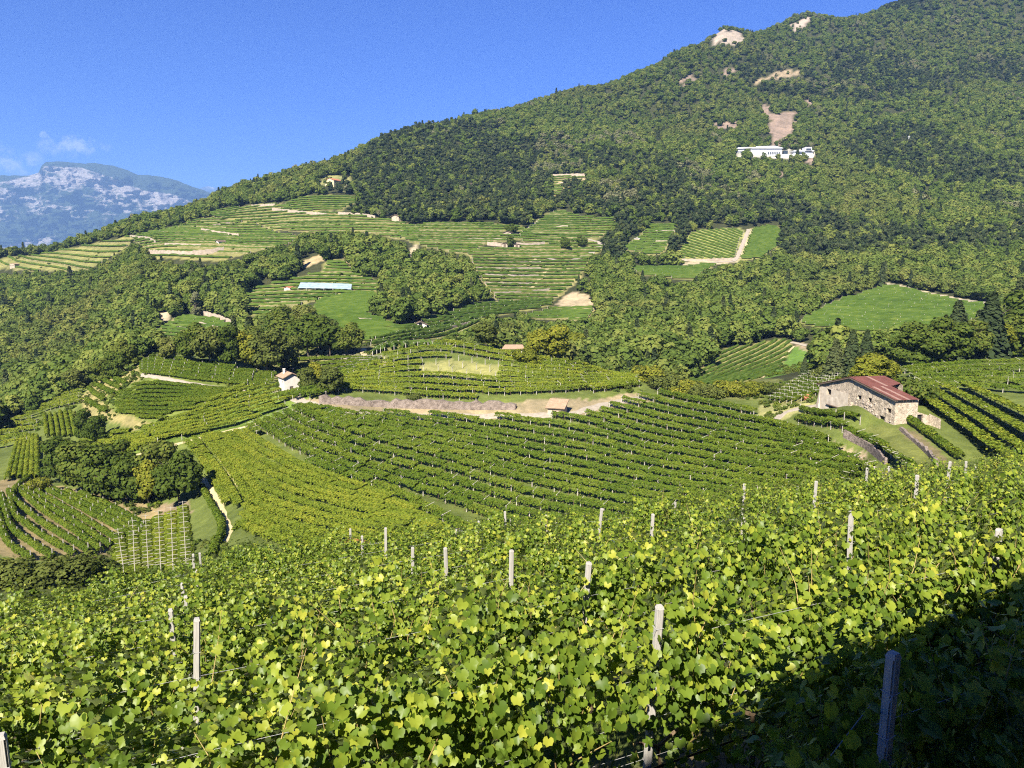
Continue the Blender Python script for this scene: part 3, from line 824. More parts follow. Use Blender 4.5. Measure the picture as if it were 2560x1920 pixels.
def field(rows, lab, group, ymin, ymax, segs, **kw):
    """lab: a phrase with {} for the row's rank"""
    for i, r in enumerate(rows):
        P = px_line(r, ymin, ymax, 2.5, 10)
        kw2 = dict(kw)
        vine_row(P, lab.format(ordn(i)), group, segs, **kw2)
# the big pergola field in the middle
C_POLY = [(742,1024),(640,1062),(612,1078),(690,1122),(790,1180),(960,1242),(1050,1292),(1120,1345),(1300,1375),(1500,1350),(1700,1325),(1900,1300),(2090,1250),(2215,1225),(2165,1172),(2080,1130),(1990,1092),(1925,1062),(1885,1045),(1890,1002),(1800,990),(1700,978),(1560,1000),(1500,1030),(1440,1048),(1180,1052),(1000,1038),(880,1042),(780,1024)]
R0 = [(1542,1004),(1575,1013),(1607,1020),(1641,1030),(1681,1039),(1717,1047),(1790,1062),(1850,1076),(1950,1095)]
U = [(1356,1046),(1450,1058),(1517,1078),(1587,1097),(1664,1116),(1750,1131),(1839,1150),(1944,1166),(1996,1172),(2150,1190)]
T = [(700,1012),(757,1042),(852,1082),(978,1119),(1103,1153),(1237,1192),(1350,1222),(1473,1248),(1600,1272),(1750,1292),(2000,1322)]
Lg = [(640,1068),(677,1092),(717,1119),(758,1140),(839,1171),(877,1185),(932,1203),(997,1221),(1063,1242),(1097,1253),(1200,1293),(1300,1328),(1450,1352)]
Mg = [(624,1080),(647,1099),(680,1116),(718,1143),(762,1165),(869,1203),(937,1228),(970,1240),(1050,1279),(1120,1318)]
UU = [(1300,956),(1450,996),(1542,1022),(1600,1037),(1681,1056),(1790,1084),(1950,1118)]
up0 = [(x, y - 0) for x, y in R0]
top2 = [(x, y - 42) for x, y in R0]
rows = guide_rows([top2, up0, U, T, Lg, Mg], [2, 4, 8, 4, 1], C_POLY)
field(rows, '{} pergola vine row down from the dirt track in the big central vineyard', 'pergola rows of the big central vineyard', 125, 245, PERG, post=POST_ARM, post_step=5.2, trunks=True)
rows = guide_rows([[(1300,1352),(1600,1302),(1900,1340)], [(1300,1400),(1600,1322),(1900,1370)]], [1], C_POLY)
# the bowl of contour rows left of it
B_POLY = [(500,1090),(612,1078),(690,1124),(790,1182),(960,1244),(1050,1294),(1125,1345),(1000,1385),(820,1415),(660,1415),(585,1365),(592,1310),(622,1220),(560,1150)]
g1 = [(540,1092),(570,1132),(620,1187),(680,1222),(784,1256),(894,1284),(1000,1314),(1100,1337)]
g2 = [(560,1300),(620,1335),(700,1368),(850,1402),(1000,1405)]
rows = guide_rows([[(x, y + 14) for x, y in Mg], g1, g2], [4, 6], B_POLY)
field(rows, '{} dense contour row, counted downhill, in the bowl-shaped vineyard left of the pergolas', 'contour rows in the bowl-shaped vineyard', 88, 230, PERG_PALE, sc=(1, .95, .62))
rows = [[(462,1112),(500,1160),(535,1215),(560,1270)], [(480,1104),(520,1158),(556,1210),(590,1275)], [(502,1098),(548,1156),(590,1215),(625,1275)], [(525,1094),(566,1146),(612,1206),(650,1262)]]
field(rows, '{} steep row from the left beside the two bare furrows left of the bowl', 'steep rows beside the furrows', 110, 240, PERG_PALE, sc=(1, .9, .8))
# strips along the ridge that runs up to the white cabin
S_POLY = [(245,1118),(300,1090),(420,1062),(545,1003),(612,972),(700,968),(752,1000),(640,1058),(500,1088),(360,1125),(300,1145)]
rows = guide_rows([[(250,1128),(420,1068),(545,1006),(620,968)], [(300,1146),(481,1092),(607,1060),(756,1004)]], [7], S_POLY)
field(rows, '{} long row of the sloping strip running up to the white cabin', 'rows of the strip below the white cabin', 120, 300, PERG_PALE, sc=(1, 1.05, .8), post=POST_PLAIN, post_step=14)
rows = guide_rows([[(282,1000),(336,956),(398,950),(593,979)], [(282,1036),(330,1046),(427,1048),(545,1006)]], [9], [(286,1000),(338,957),(398,950),(594,980),(542,1001),(481,1022),(427,1044),(394,1060),(296,1034)])
field(rows, '{} low row, counted from the lane, of the green terrace left of the white cabin', 'rows on the green terrace beside the lane', 170, 330, HEDG, sc=(1, 1.3, .8))
rows = guide_rows([[(351,907),(400,900),(480,904),(687,936)], [(345,938),(470,958),(615,973),(690,965)]], [6], [(350,906),(400,899),(480,903),(688,937),(680,960),(615,973),(470,957),(352,937)])
field(rows, '{} row from the trees in the upper field left of the white cabin', 'rows of the field under the dark trees', 200, 340, HEDG, sc=(1, 1.3, .95), post=POST_PLAIN, post_step=6)
rows = [[(274,945),(292,952),(316,964)], [(256,953),(280,966),(302,976)], [(240,964),(262,978),(288,988)], [(222,974),(240,992),(262,1004)], [(218,1004),(240,1020),(268,1034)]]
field(rows, '{} short curved row on the grassy steps at the left end of the terrace', 'short rows on the grassy steps', 170, 340, HEDG, sc=(.8, 1.3, 1))
rows = guide_rows([[(20,1200),(45,1108)], [(94,1195),(92,1095)]], [5], [(10,1205),(40,1100),(100,1090),(104,1200)], True)
field(rows, '{} upright row from the left in the small plot left of the dark tree clump', 'upright rows by the left edge', 150, 330, HEDG_PALE, sc=(1, 1.0, 1.0))
rows = guide_rows([[(118,1092),(112,1040)], [(190,1095),(176,1030)]], [5], [(108,1098),(108,1040),(180,1028),(196,1096)], True)
field(rows, '{} upright row from the left in the little slope beside the yellow shrub', 'upright rows on the little slope', 170, 360, HEDG_PALE, sc=(1, .9, .9))
rows = guide_rows([[(-40,1066),(75,1050)], [(-40,1130),(70,1108)]], [4], [(-40,1060),(80,1045),(95,1060),(70,1112),(-40,1138)])
field(rows, '{} pergola row from the top on the left edge bench below the wood', 'rows at the left edge below the wood', 170, 360, PERG_PALE, post=POST_T, post_step=5)
rows = guide_rows([[(205,1112),(330,1078)], [(215,1150),(330,1128)]], [3], [(200,1110),(250,1090),(330,1072),(340,1130),(220,1155)])
field(rows, '{} row below the grassy steps, behind the big tree clump', 'rows behind the big tree clump', 140, 300, HEDG_PALE, sc=(1, 1.3, .9))
rows = guide_rows([[(110,1005),(205,985)], [(60,1050),(110,1030),(190,1012)]], [3], [(60,1045),(110,1003),(205,980),(200,1012),(120,1035),(70,1055)])
field(rows, '{} pale row on the slope under the spreading tree over the ravine', 'rows under the spreading tree', 180, 380, PERG_PALE, post=POST_T, post_step=4)
# the bare contour field at the lower left
D_POLY = [(4,1240),(60,1225),(130,1228),(215,1240),(300,1262),(372,1305),(345,1352),(240,1388),(160,1396),(60,1405),(-60,1395),(-60,1240)]
rows = guide_rows([[(-20,1245),(-30,1300),(20,1370),(90,1410)], [(18,1232),(29,1290),(108,1350),(174,1385)], [(63,1243),(108,1285),(181,1330),(240,1374)], [(119,1232),(217,1285),(297,1328),(345,1356)], [(220,1246),(290,1276),(343,1310),(370,1330)]], [2, 2, 3, 3], D_POLY)
field(rows, '{} vine row from the left in the bare tan field at the lower left', 'rows of the bare tan field', 95, 240, HEDG, sc=(1, .95, .95), post=POST_PLAIN, post_step=6)
vine_row(px_line([(75,1200),(40,1225),(25,1262),(40,1300)], 95, 260, 2), 'dark curved vine row round the outer bend of the bare tan field', 'rows of the bare tan field', HEDG)
rows = guide_rows([[(296,1345),(306,1415)], [(333,1325),(338,1440)], [(365,1310),(372,1440)], [(397,1296),(403,1440)], [(428,1288),(434,1440)], [(458,1280),(467,1440)]], [1, 1, 1, 1, 1], [(285,1350),(340,1318),(470,1270),(482,1445),(300,1445)], True, 5)
field(rows, '{} upright row from the left under the white overhead poles, beyond the front vineyard', 'rows under the white overhead poles', 88, 230, HEDG_PALE, sc=(1, 1.9, .7), post=POST_T, post_step=4.2)
vine_row(px_line([(505,1225),(540,1290),(560,1322),(550,1360),(532,1395)], 88, 240, 2), 'single dark row along the path at the left rim of the bowl', None, HEDG, sc=(1, 1, 1.05))
# the knoll above the dirt track
K_POLY = [(812,985),(842,950),(960,902),(1010,884),(1085,856),(1180,852),(1300,885),(1450,910),(1592,944),(1600,972),(1500,982),(1380,992),(1200,1002),(1060,1003),(950,1000),(880,1003),(815,992)]
G0 = [(820,935),(950,893),(1081,858),(1179,876),(1300,900),(1450,922),(1600,944)]
G1 = [(820,975),(950,985),(1100,999),(1251,1004),(1400,994),(1500,981),(1600,968)]
patch = to_ground([(1050,915),(1130,898),(1260,915),(1275,945),(1160,953),(1055,938)], 200, 320)
rows = guide_rows([G0, G1], [8], K_POLY)
field(rows, '{} pergola row from the top of the bright terraced knoll above the dirt track', 'pergola rows of the bright knoll', 200, 300, PERG_PALE, post=POST_ARM, post_step=4.6, trunks=True, skip=lambda x, y: bool(inside(patch, np.array([x / y]), np.array([math.log(y)]))[0]))
rows = guide_rows([[(700,1000),(760,985),(830,960)], [(760,1004),(800,1000),(850,985)]], [3], [(690,1002),(740,975),(800,950),(850,955),(850,990),(790,1004),(750,1002)])
field(rows, '{} short row between the white cabin and the terraced knoll', 'rows between cabin and knoll', 190, 290, PERG, post=POST_T, post_step=5)
# right of the barn
E_POLY = [(2285,1030),(2270,1012),(2330,985),(2420,975),(2640,1000),(2640,1260),(2500,1215),(2400,1120)]
rows = guide_rows([[(2272,1022),(2390,1118),(2500,1215)], [(2312,1003),(2440,1095),(2560,1188)], [(2346,996),(2450,1062),(2560,1140)], [(2384,988),(2470,1036),(2560,1090)], [(2432,982),(2500,1016),(2560,1045)]], [1, 1, 1, 1], E_POLY)
field(rows, '{} broad pergola row right of the barn, counted uphill from the grass strip', 'broad pergola rows right of the barn', 100, 220, PERG_PALE, post=POST_ARM, post_step=4.4, trunks=True, sc=(1, 1.65, 1.08))
rows = guide_rows([[(2245,926),(2420,903),(2600,893)], [(2290,978),(2420,975),(2600,990)]], [5], [(2250,930),(2300,915),(2420,900),(2640,885),(2640,1000),(2420,980),(2310,985),(2290,960)])
field(rows, '{} pergola row below the dark wood at the right edge of the picture', 'upper pergola rows at the right', 150, 330, PERG, post=POST_ARM, post_step=5, sc=(1, 1.1, 1))
vine_row(px_line([(2236,1032),(2300,1078),(2360,1122),(2400,1152)], 110, 220, 2), 'dark hedge-like vine row above the stone wall right of the grass strip', None, HEDG, sc=(1, 1.2, 1.2))
vine_row(px_line([(2000,1030),(2060,1040),(2150,1062)], 120, 220, 2), 'vine row trained along posts just in front of the stone barn', 'rows below the barn', HEDG, post=POST_PLAIN, post_step=4, sc=(1, 1, 1))
vine_row(px_line([(1996,1058),(2080,1075),(2150,1098),(2210,1135),(2290,1190)], 100, 220, 2), 'long dark pergola on the wall below the barn', 'rows below the barn', PERG, post=POST_ARM, post_step=4, trunks=True)
vine_row(px_line([(1876,1052),(1950,1068),(2010,1088),(2070,1112)], 110, 220, 2), 'bushy row along the right rim of the big central vineyard', 'rows below the barn', HEDG, post=POST_PLAIN, post_step=5, sc=(1, 1.5, 1.15))
rows = guide_rows([[(1932,1000),(1980,968),(2020,942)], [(2010,1010),(2050,985),(2090,952)]], [6], [(1925,990),(2000,944),(2075,934),(2100,946),(2058,985),(1990,1010),(1925,1010)])
field(rows, '{} row from the left in the small vineyard with white posts behind the barn', 'rows behind the barn', 170, 330, HEDG, post=POST_T, post_step=4, sc=(1, 1, .9))
rows = guide_rows([[(720,905),(850,898),(960,903)], [(760,960),(850,940),(950,915)]], [4], [(720,900),(850,893),(965,898),(940,915),(850,945),(780,962),(735,945)])
field(rows, '{} row from the top in the shady hollow between the round clump and the knoll', 'rows in the hollow beside the knoll', 225, 420, HEDG, sc=(1, 1.2, 1), post=POST_T, post_step=4)

# ------------------------------------------------------------------ rows on the far hillsides
def strip_rows(Ps, h=1.35, w=.65, jit=.22):
    """low bushy ridges for rows seen from far away"""
    V, Fc, T = [], [], []
    for P in Ps:
        n = sides(P)
        o = len(V)
        for i in range(len(P)):
            hh, ww = h * random.uniform(1 - jit, 1 + jit), w * random.uniform(1 - jit, 1 + jit)
            for c, z in ((-1, .25), (-.75, .75), (0, 1), (.75, .72), (1, .25)):
                V.append((P[i, 0] + n[i, 0] * c * ww + random.uniform(-.15, .15), P[i, 1] + n[i, 1] * c * ww, P[i, 2] + z * hh + random.uniform(-.12, .12)))
                T.append(random.betavariate(2, 2.2))
        for i in range(len(P) - 1):
            for k in range(4):
                a = o + i * 5 + k
                Fc.append((a, a + 1, a + 6, a + 5))
    return V, Fc, T
def far_posts(P, step, b):
    B = resample(P, step)
    for p in B:
        x, y, z = p
        b.box((x - .09, y - .09, z - .3), (x + .09, y + .09, z + 1.75 + random.uniform(-.1, .25)))
def contour_lines(gp, spacing, rot=0.0, straight=None):
    """rows following the contours inside a ground polygon (or straight at an angle)"""
    xy = np.stack([gp[:, 0] * np.exp(gp[:, 1]), np.exp(gp[:, 1])], 1)
    c = xy.mean(0)
    def grad(x, y, h=14.):
        g = np.array([float(ground(x + h, y) - ground(x - h, y)), float(ground(x, y + h) - ground(x, y - h))])
        return g / (np.linalg.norm(g) + 1e-9)
    if straight is None:
        gdir = np.mean([grad(*p) for p in np.concatenate([xy, [c]])], 0)
        gdir /= np.linalg.norm(gdir)
    else: gdir = np.array([-straight[1], straight[0]]) / np.hypot(*straight)
    tdir = np.array([gdir[1], -gdir[0]])
    pr, tr = (xy - c) @ gdir, (xy - c) @ tdir
    out = []
    for s in np.arange(pr.min() + spacing * .5, pr.max(), spacing):
        line = []
        for t in np.arange(tr.min(), tr.max(), 2.6):
            p = c + gdir * s + tdir * t
            line.append(p)
        line = np.array(line)
        if len(line) < 3: continue
        if straight is None:                      # slide the line onto one contour
            k0 = len(line) // 2
            z0 = float(ground(*line[k0]))
            for _ in range(5):
                z = ground(line[:, 0], line[:, 1])
                sl = (ground(line[:, 0] + gdir[0] * 4, line[:, 1] + gdir[1] * 4) - z) / 4
                d = np.clip((z0 - z) / np.maximum(sl, .12), -6, 6) * .6
                line = line + gdir[None] * d[:, None]
            # keep neighbours apart where contours pinch
            off = (line - c) @ gdir - s
            line = line - gdir[None] * (off * .45)[:, None]
        m = inside(xy, line[:, 0], line[:, 1])
        cur = []
        for i in range(len(line)):
            if m[i]: cur.append(line[i])
            elif cur:
                if len(cur) > 3: out.append(np.array(cur))
                cur = []
        if len(cur) > 3: out.append(np.array(cur))
    return [np.concatenate([p, ground(p[:, 0], p[:, 1])[:, None]], 1) for p in out]
FLAB = {
 'west': ('thin vine row on the farthest left terraces above the wood', 10), 'west_mid': ('vine row on the western terraces above the tall pale wall', 10),
 'crest': ('vine row on the crest vineyards left of the grey hut', 10.5), 'gable': ('vine row on the green slope under the skyline trees', 8),
 'straw': ('sparse row in the straw-coloured striped field on the crest', 12), 'middle': ('vine row on the upper middle terraces under the pine wood', 10),
 'knob': ('vine row round the rounded knob below the clearing', 9), 'upper_patch': ('short row in the small clearing high in the forest', 12),
 'terraces': ('row on the stepped terraces in the centre', 9.5), 'net_field': ('row in the vineyard around the pale net', 8),
 'low_green': ('row in the green hollow below the central tree clump', 4.6), 'stripes': ('row of the smooth slanting vineyard below the terraces', 4.6),
 'bank_field': ('row under the bare tan bank', 7), 'left_plot': ('row of the small curved plot inside the left wood', 4.5),
 'east_steps': ('row of the stepped plot left of the diagonal rows', 5.5), 'east_low': ('row under the walled lane below the diagonal plot', 5.5),
 'right_high': ('row of the wide green slope under the pale forest track', 4.6), 'strip_low': ('row of the dark wedge with white posts behind the knoll', 4.2),
 'strip': ('short row of the ribbed strip behind the knoll', 4.0), 'east_diag': ('diagonal row of the bright square plot at the forest edge', 6.2),
 'east_right': ('row of the smooth green plot right of the diagonal rows', 4.5), 'right_low': ('row of the slanting field in front of the lawn', 3.4),
}
STRAIGHT = {'strip': (.35, 1.0), 'east_diag': (.52, -.85), 'right_low': (.72, 1.0), 'east_right': (1, -.05)}
far = []
for k, (lb, sp) in FLAB.items():
    for j_, P in enumerate(contour_lines(GPOLY[k], sp, straight=STRAIGHT.get(k))):
        if len(P) < 4: continue
        far.append((float(np.linalg.norm(P[-1] - P[0]) / P[:, 1].mean()), k, ordn(j_) + ' ' + lb + (', from its lower edge' if k not in STRAIGHT else ', from one side'), P))
far.sort(key=lambda r: -r[0])
keep = max(0, 296 - NROWS)
pm = [M['vine_far'], M['stake']]
rest = MB(); restP = MB(); restT = []
banks = {}
for _, k, lb, P in far:
    if k not in ('west', 'west_mid', 'crest', 'middle', 'knob', 'terraces', 'upper_patch', 'net_field', 'left_plot', 'east_steps', 'bank_field') or random.random() < .3: continue
    n = sides(P)
    dn = ground(P[:, 0] + n[:, 0] * 3, P[:, 1] + n[:, 1] * 3) < P[:, 2]
    n = np.where(dn[:, None], n, -n)
    i0 = 0 if random.random() < .5 else int(len(P) * random.random() * .4)
    i1 = len(P) if random.random() < .5 else int(len(P) * (1 - random.random() * .4))
    B = P[i0:i1, :2] + n[i0:i1] * 3.0
    if len(B) < 4: continue
    B = np.concatenate([B, ground(B[:, 0], B[:, 1])[:, None]], 1)
    h_ = random.uniform(.5, 1.35)
    b_ = banks.setdefault(k, MB())
    V = []
    for i in range(len(B)):
        j_ = random.uniform(.75, 1.2)
        a, c_ = B[i] + np.array([*n[i0 + i] * .25, -.3]), B[i] + np.array([0, 0, h_ * j_])
        V += [a, c_, B[i] - np.array([*n[i0 + i] * 1.0, -.1 - h_ * .6 * j_])]
    b_.add(V, [f for i in range(len(B) - 1) for f in ((3 * i, 3 * i + 1, 3 * i + 4, 3 * i + 3), (3 * i + 1, 3 * i + 2, 3 * i + 5, 3 * i + 4))])
for k, b_ in banks.items(): tag(b_.build('terrace_banks', M['bank']), kind='structure')
for i, (_, k, lb, P) in enumerate(far):
    w_ = {'right_high': .95, 'east_diag': .8, 'east_low': 1.1, 'left_plot': 1.0, 'east_steps': 1.2, 'right_low': .8, 'strip': .8, 'strip_low': 1.1, 'straw': .35, 'east_right': 1.3, 'low_green': 1.1, 'stripes': .9}.get(k, 1.45)
    h_ = {'straw': .8, 'right_low': 1.1, 'east_diag': 1.6}.get(k, 1.75)
    V, Fc, T = strip_rows([P], h_, w_)
    pb = MB()
    if k not in ('east_right', 'right_low', 'low_green', 'straw'): far_posts(P, {'strip': 5, 'strip_low': 4.5}.get(k, 6.5), pb)
    if i < keep:
        o = link('vine_row', mesh('vine_row', V, Fc, M['vine_far'], {'tint': T}))
        tag(o, lb, 'vine row', 'rows: ' + k.replace('_', ' ') + ' vineyard')
        if pb.v: tag(pb.build('posts', M['stake'], o), kind='stuff')
    else:
        rest.add(V, Fc); restT += T
        restP.add(pb.v, pb.f)
if rest.v:
    tag(link('distant_vine_rows', mesh('distant_vine_rows', rest.v, rest.f, M['vine_far'], {'tint': restT})), 'shorter vine rows of the far terraces', 'vine rows', kind='stuff')
    tag(restP.build('distant_vineyard_posts', M['stake']), 'posts of the far terraces', 'posts', kind='stuff')
# the pale hail net
P = [hit(x, y, 400, 900) for x, y in ((745,728),(878,732),(880,718),(752,714))]
V, Fc = [], []
for j in range(7):
    for i in range(25):
        a, c_ = P[0].lerp(P[1], i / 24), P[3].lerp(P[2], i / 24)
        p = a.lerp(c_, j / 6)
        V.append((p.x, p.y, float(ground(p.x, p.y)) + 2.0 + (.25 if j % 2 else 0) + random.uniform(-.1, .1)))
for j in range(6):
    for i in range(24):
        a = j * 25 + i
        Fc.append((a, a + 1, a + 26, a + 25))
nb = MB()
root = empty('hail_net', P[0])
tag(root, 'pale grey-blue net roof stretched over vines near the orange-roofed hut', 'net')
o = link('net_sheet', mesh('net_sheet', np.array(V) - np.array(P[0]), Fc, M['net']), root)
for i in range(0, 25, 4):
    for j in (0, 6):
        v_ = np.array(V[j * 25 + i]) - np.array(P[0])
        nb = MB(); nb.box((v_[0] - .1, v_[1] - .1, v_[2] - 2.4), (v_[0] + .1, v_[1] + .1, v_[2] + .05)); nb.build('post', M['stake'], root)

# ------------------------------------------------------------------ trees
def crown_mesh(name, kind, n, size, seed, mat, H=10.0, W=7.0, lumps=14, tpl='card'):
    """a crown of leaf clumps over overlapping lobes; H is the tree's height, crown from a fifth of it upward"""
    st = np.random.default_rng(seed)
    Cc, Rr = [], []
    if kind == 'broad':
        for k in range(lumps):
            a, h = st.uniform(0, 2 * math.pi), st.uniform(.24, .86)
            rad = W / 2 * math.sqrt(max(0, 1 - ((h - .5) / .52) ** 2)) * st.uniform(.3, .8)
            Cc.append((math.cos(a) * rad, math.sin(a) * rad, h * H)); Rr.append(W * st.uniform(.16, .29))
        Cc.append((0, 0, .55 * H)); Rr.append(W * .34)
    elif kind == 'pine':
        for k in range(lumps):
            a, h = st.uniform(0, 2 * math.pi), st.uniform(.38, .96)
            rad = W / 2 * (1.05 - h) * 1.5 * st.uniform(.3, 1)
            Cc.append((math.cos(a) * rad, math.sin(a) * rad, h * H)); Rr.append(W * st.uniform(.13, .22))
    elif kind == 'column':
        for k in range(lumps):
            a, h = st.uniform(0, 2 * math.pi), st.uniform(.14, .93)
            rad = W / 2 * math.sin(math.pi * min(1, h * .9 + .12)) * st.uniform(.2, .75)
            Cc.append((math.cos(a) * rad, math.sin(a) * rad, h * H)); Rr.append(W * st.uniform(.18, .27))
    elif kind == 'bush':
        for k in range(lumps):
            a = st.uniform(0, 2 * math.pi); rad = W / 2 * math.sqrt(st.random()) * .8
            Cc.append((math.cos(a) * rad, math.sin(a) * rad, H * st.uniform(.2, .72) * (1.1 - (rad / W) * .9))); Rr.append(W * st.uniform(.14, .24))
    if kind == 'conifer':
        P, N = [], []
        lev = 17
        per = n // lev
        for L in range(lev):
            h = .10 + .88 * L / (lev - 1)
            rr = W / 2 * (1 - h) ** .85 + .12
            nb = max(5, int(10 * (1 - h) + 4))
            for j in range(per):
                a = 2 * math.pi * (int(st.integers(nb)) + st.uniform(-.22, .22) + L * .37) / nb
                r_ = rr * math.sqrt(st.uniform(.03, 1)) * st.uniform(.85, 1.12)
                P.append((math.cos(a) * r_, math.sin(a) * r_, h * H - r_ * .34 + st.normal() * .1))
                N.append((math.cos(a) * .75 + st.normal() * .3, math.sin(a) * .75 + st.normal() * .3, .75))
        P, N = np.array(P), np.array(N)
        depth = np.hypot(P[:, 0], P[:, 1]) / (W / 2)
    else:
        Cc, Rr = np.array(Cc), np.array(Rr)
        P, N, depth = [], [], []
        w_ = Rr ** 2 / (Rr ** 2).sum()
        while sum(map(len, P)) < n:
            k = st.choice(len(Rr), 3000, p=w_)
            d = st.normal(size=(3000, 3)); d /= np.linalg.norm(d, axis=1, keepdims=True)
            sq = np.array([1, 1, .78])
            p = Cc[k] + d * sq * (Rr[k] * (1 + st.normal(0, .12, 3000)))[:, None]
            ins = (np.linalg.norm((p[:, None] - Cc[None]) / sq, axis=2) < Rr[None] * .86).sum(1)
            ok = (ins <= (st.random(3000) < .12)) & (p[:, 2] > H * .06)
            P.append(p[ok]); N.append((d * np.array([1, 1, 1.1]) + np.array([0, 0, .28]))[ok])
        P, N = np.concatenate(P)[:n], np.concatenate(N)[:n]
    N = N + st.normal(size=N.shape) * .38
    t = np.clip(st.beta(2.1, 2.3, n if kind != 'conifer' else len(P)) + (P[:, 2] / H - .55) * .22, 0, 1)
    sz = size * st.uniform(.65, 1.35, len(P))
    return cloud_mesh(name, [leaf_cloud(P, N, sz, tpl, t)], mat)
def trunk_mesh(H=10., r=.17, seed=0, top=.75):
    st = random.Random(seed)
    b = MB()
    pts = [(st.uniform(-.02, .02) * H * k / 4, st.uniform(-.02, .02) * H * k / 4, -.4 + (top * H + .4) * k / 5) for k in range(6)]
    b.tube(pts, [r * 1.25, r, r * .85, r * .65, r * .45, r * .2], 6)
    for k in range(7):
        a, h = st.uniform(0, 6.28), st.uniform(.28, .62) * H
        l = H * st.uniform(.18, .3)
        p = Vector((0, 0, h))
        b.tube([p, p + Vector((math.cos(a) * l * .5, math.sin(a) * l * .5, l * .35)), p + Vector((math.cos(a) * l, math.sin(a) * l, l * .75))], [r * .45, r * .3, r * .1], 4)
    return b.mesh('trunk', M['bark'])
CR = {
 'oak': [crown_mesh('crown', 'broad', 2300, .46, 100 + i, M['tree_leaf'], lumps=15 + i) for i in range(4)],
 'olive': [crown_mesh('crown', 'broad', 2300, .46, 120 + i, M['tree_olive'], lumps=16) for i in range(3)],
 'yellow': [crown_mesh('crown', 'broad', 2300, .46, 140 + i, M['tree_yellow'], lumps=16) for i in range(2)],
 'conifer': [crown_mesh('crown', 'conifer', 2300, .62, 160 + i, M['tree_dark'], W=5.2) for i in range(2)],
 'bush': [crown_mesh('crown', 'bush', 1500, .42, 180 + i, M['tree_leaf'], H=6, W=8, lumps=13) for i in range(2)],
 'bush_olive': [crown_mesh('crown', 'bush', 1900, .36, 190 + i, M['tree_olive'], H=6, W=8, lumps=15) for i in range(2)],
 'bush_yellow': [crown_mesh('crown', 'bush', 1500, .40, 195 + i, M['tree_yellow'], H=6, W=8, lumps=13) for i in range(2)],
 'poplar': [crown_mesh('crown', 'column', 1700, .5, 198, M['wood_light'], W=4.6)],
}
TRK = [trunk_mesh(seed=i) for i in range(3)]
TRK_B = trunk_mesh(6, .12, 9, .6)
NAMES = {'oak': ('broadleaf_tree', 'tree'), 'olive': ('chestnut_tree', 'tree'), 'yellow': ('walnut_tree', 'tree'), 'conifer': ('spruce_tree', 'tree'), 'bush': ('shrub', 'shrub'), 'bush_olive': ('shrub', 'shrub'), 'bush_yellow': ('shrub', 'shrub'), 'poplar': ('poplar_tree', 'tree')}
def tree(kind, px, py, hpx, label, ymin, ymax=700., wide=1.0, group=None, world=None):
    p = hit(px, py, ymin, ymax) if world is None else Vector(world)
    H = hpx * p.y / F * 1.02 if world is None else hpx
    nm, cat = NAMES[kind]
    o = empty(nm, (p.x, p.y, p.z - .1), random.uniform(0, 6.28))
    tag(o, label, cat, group)
    base = 6.0 if kind.startswith('bush') else 10.0
    s = H / base
    c = link('crown', random.choice(CR[kind]), o); c.scale = (s * wide, s * wide, s)
    tr = link('trunk', TRK_B if base == 6 else random.choice(TRK), o); tr.scale = (s, s, s)
    return o
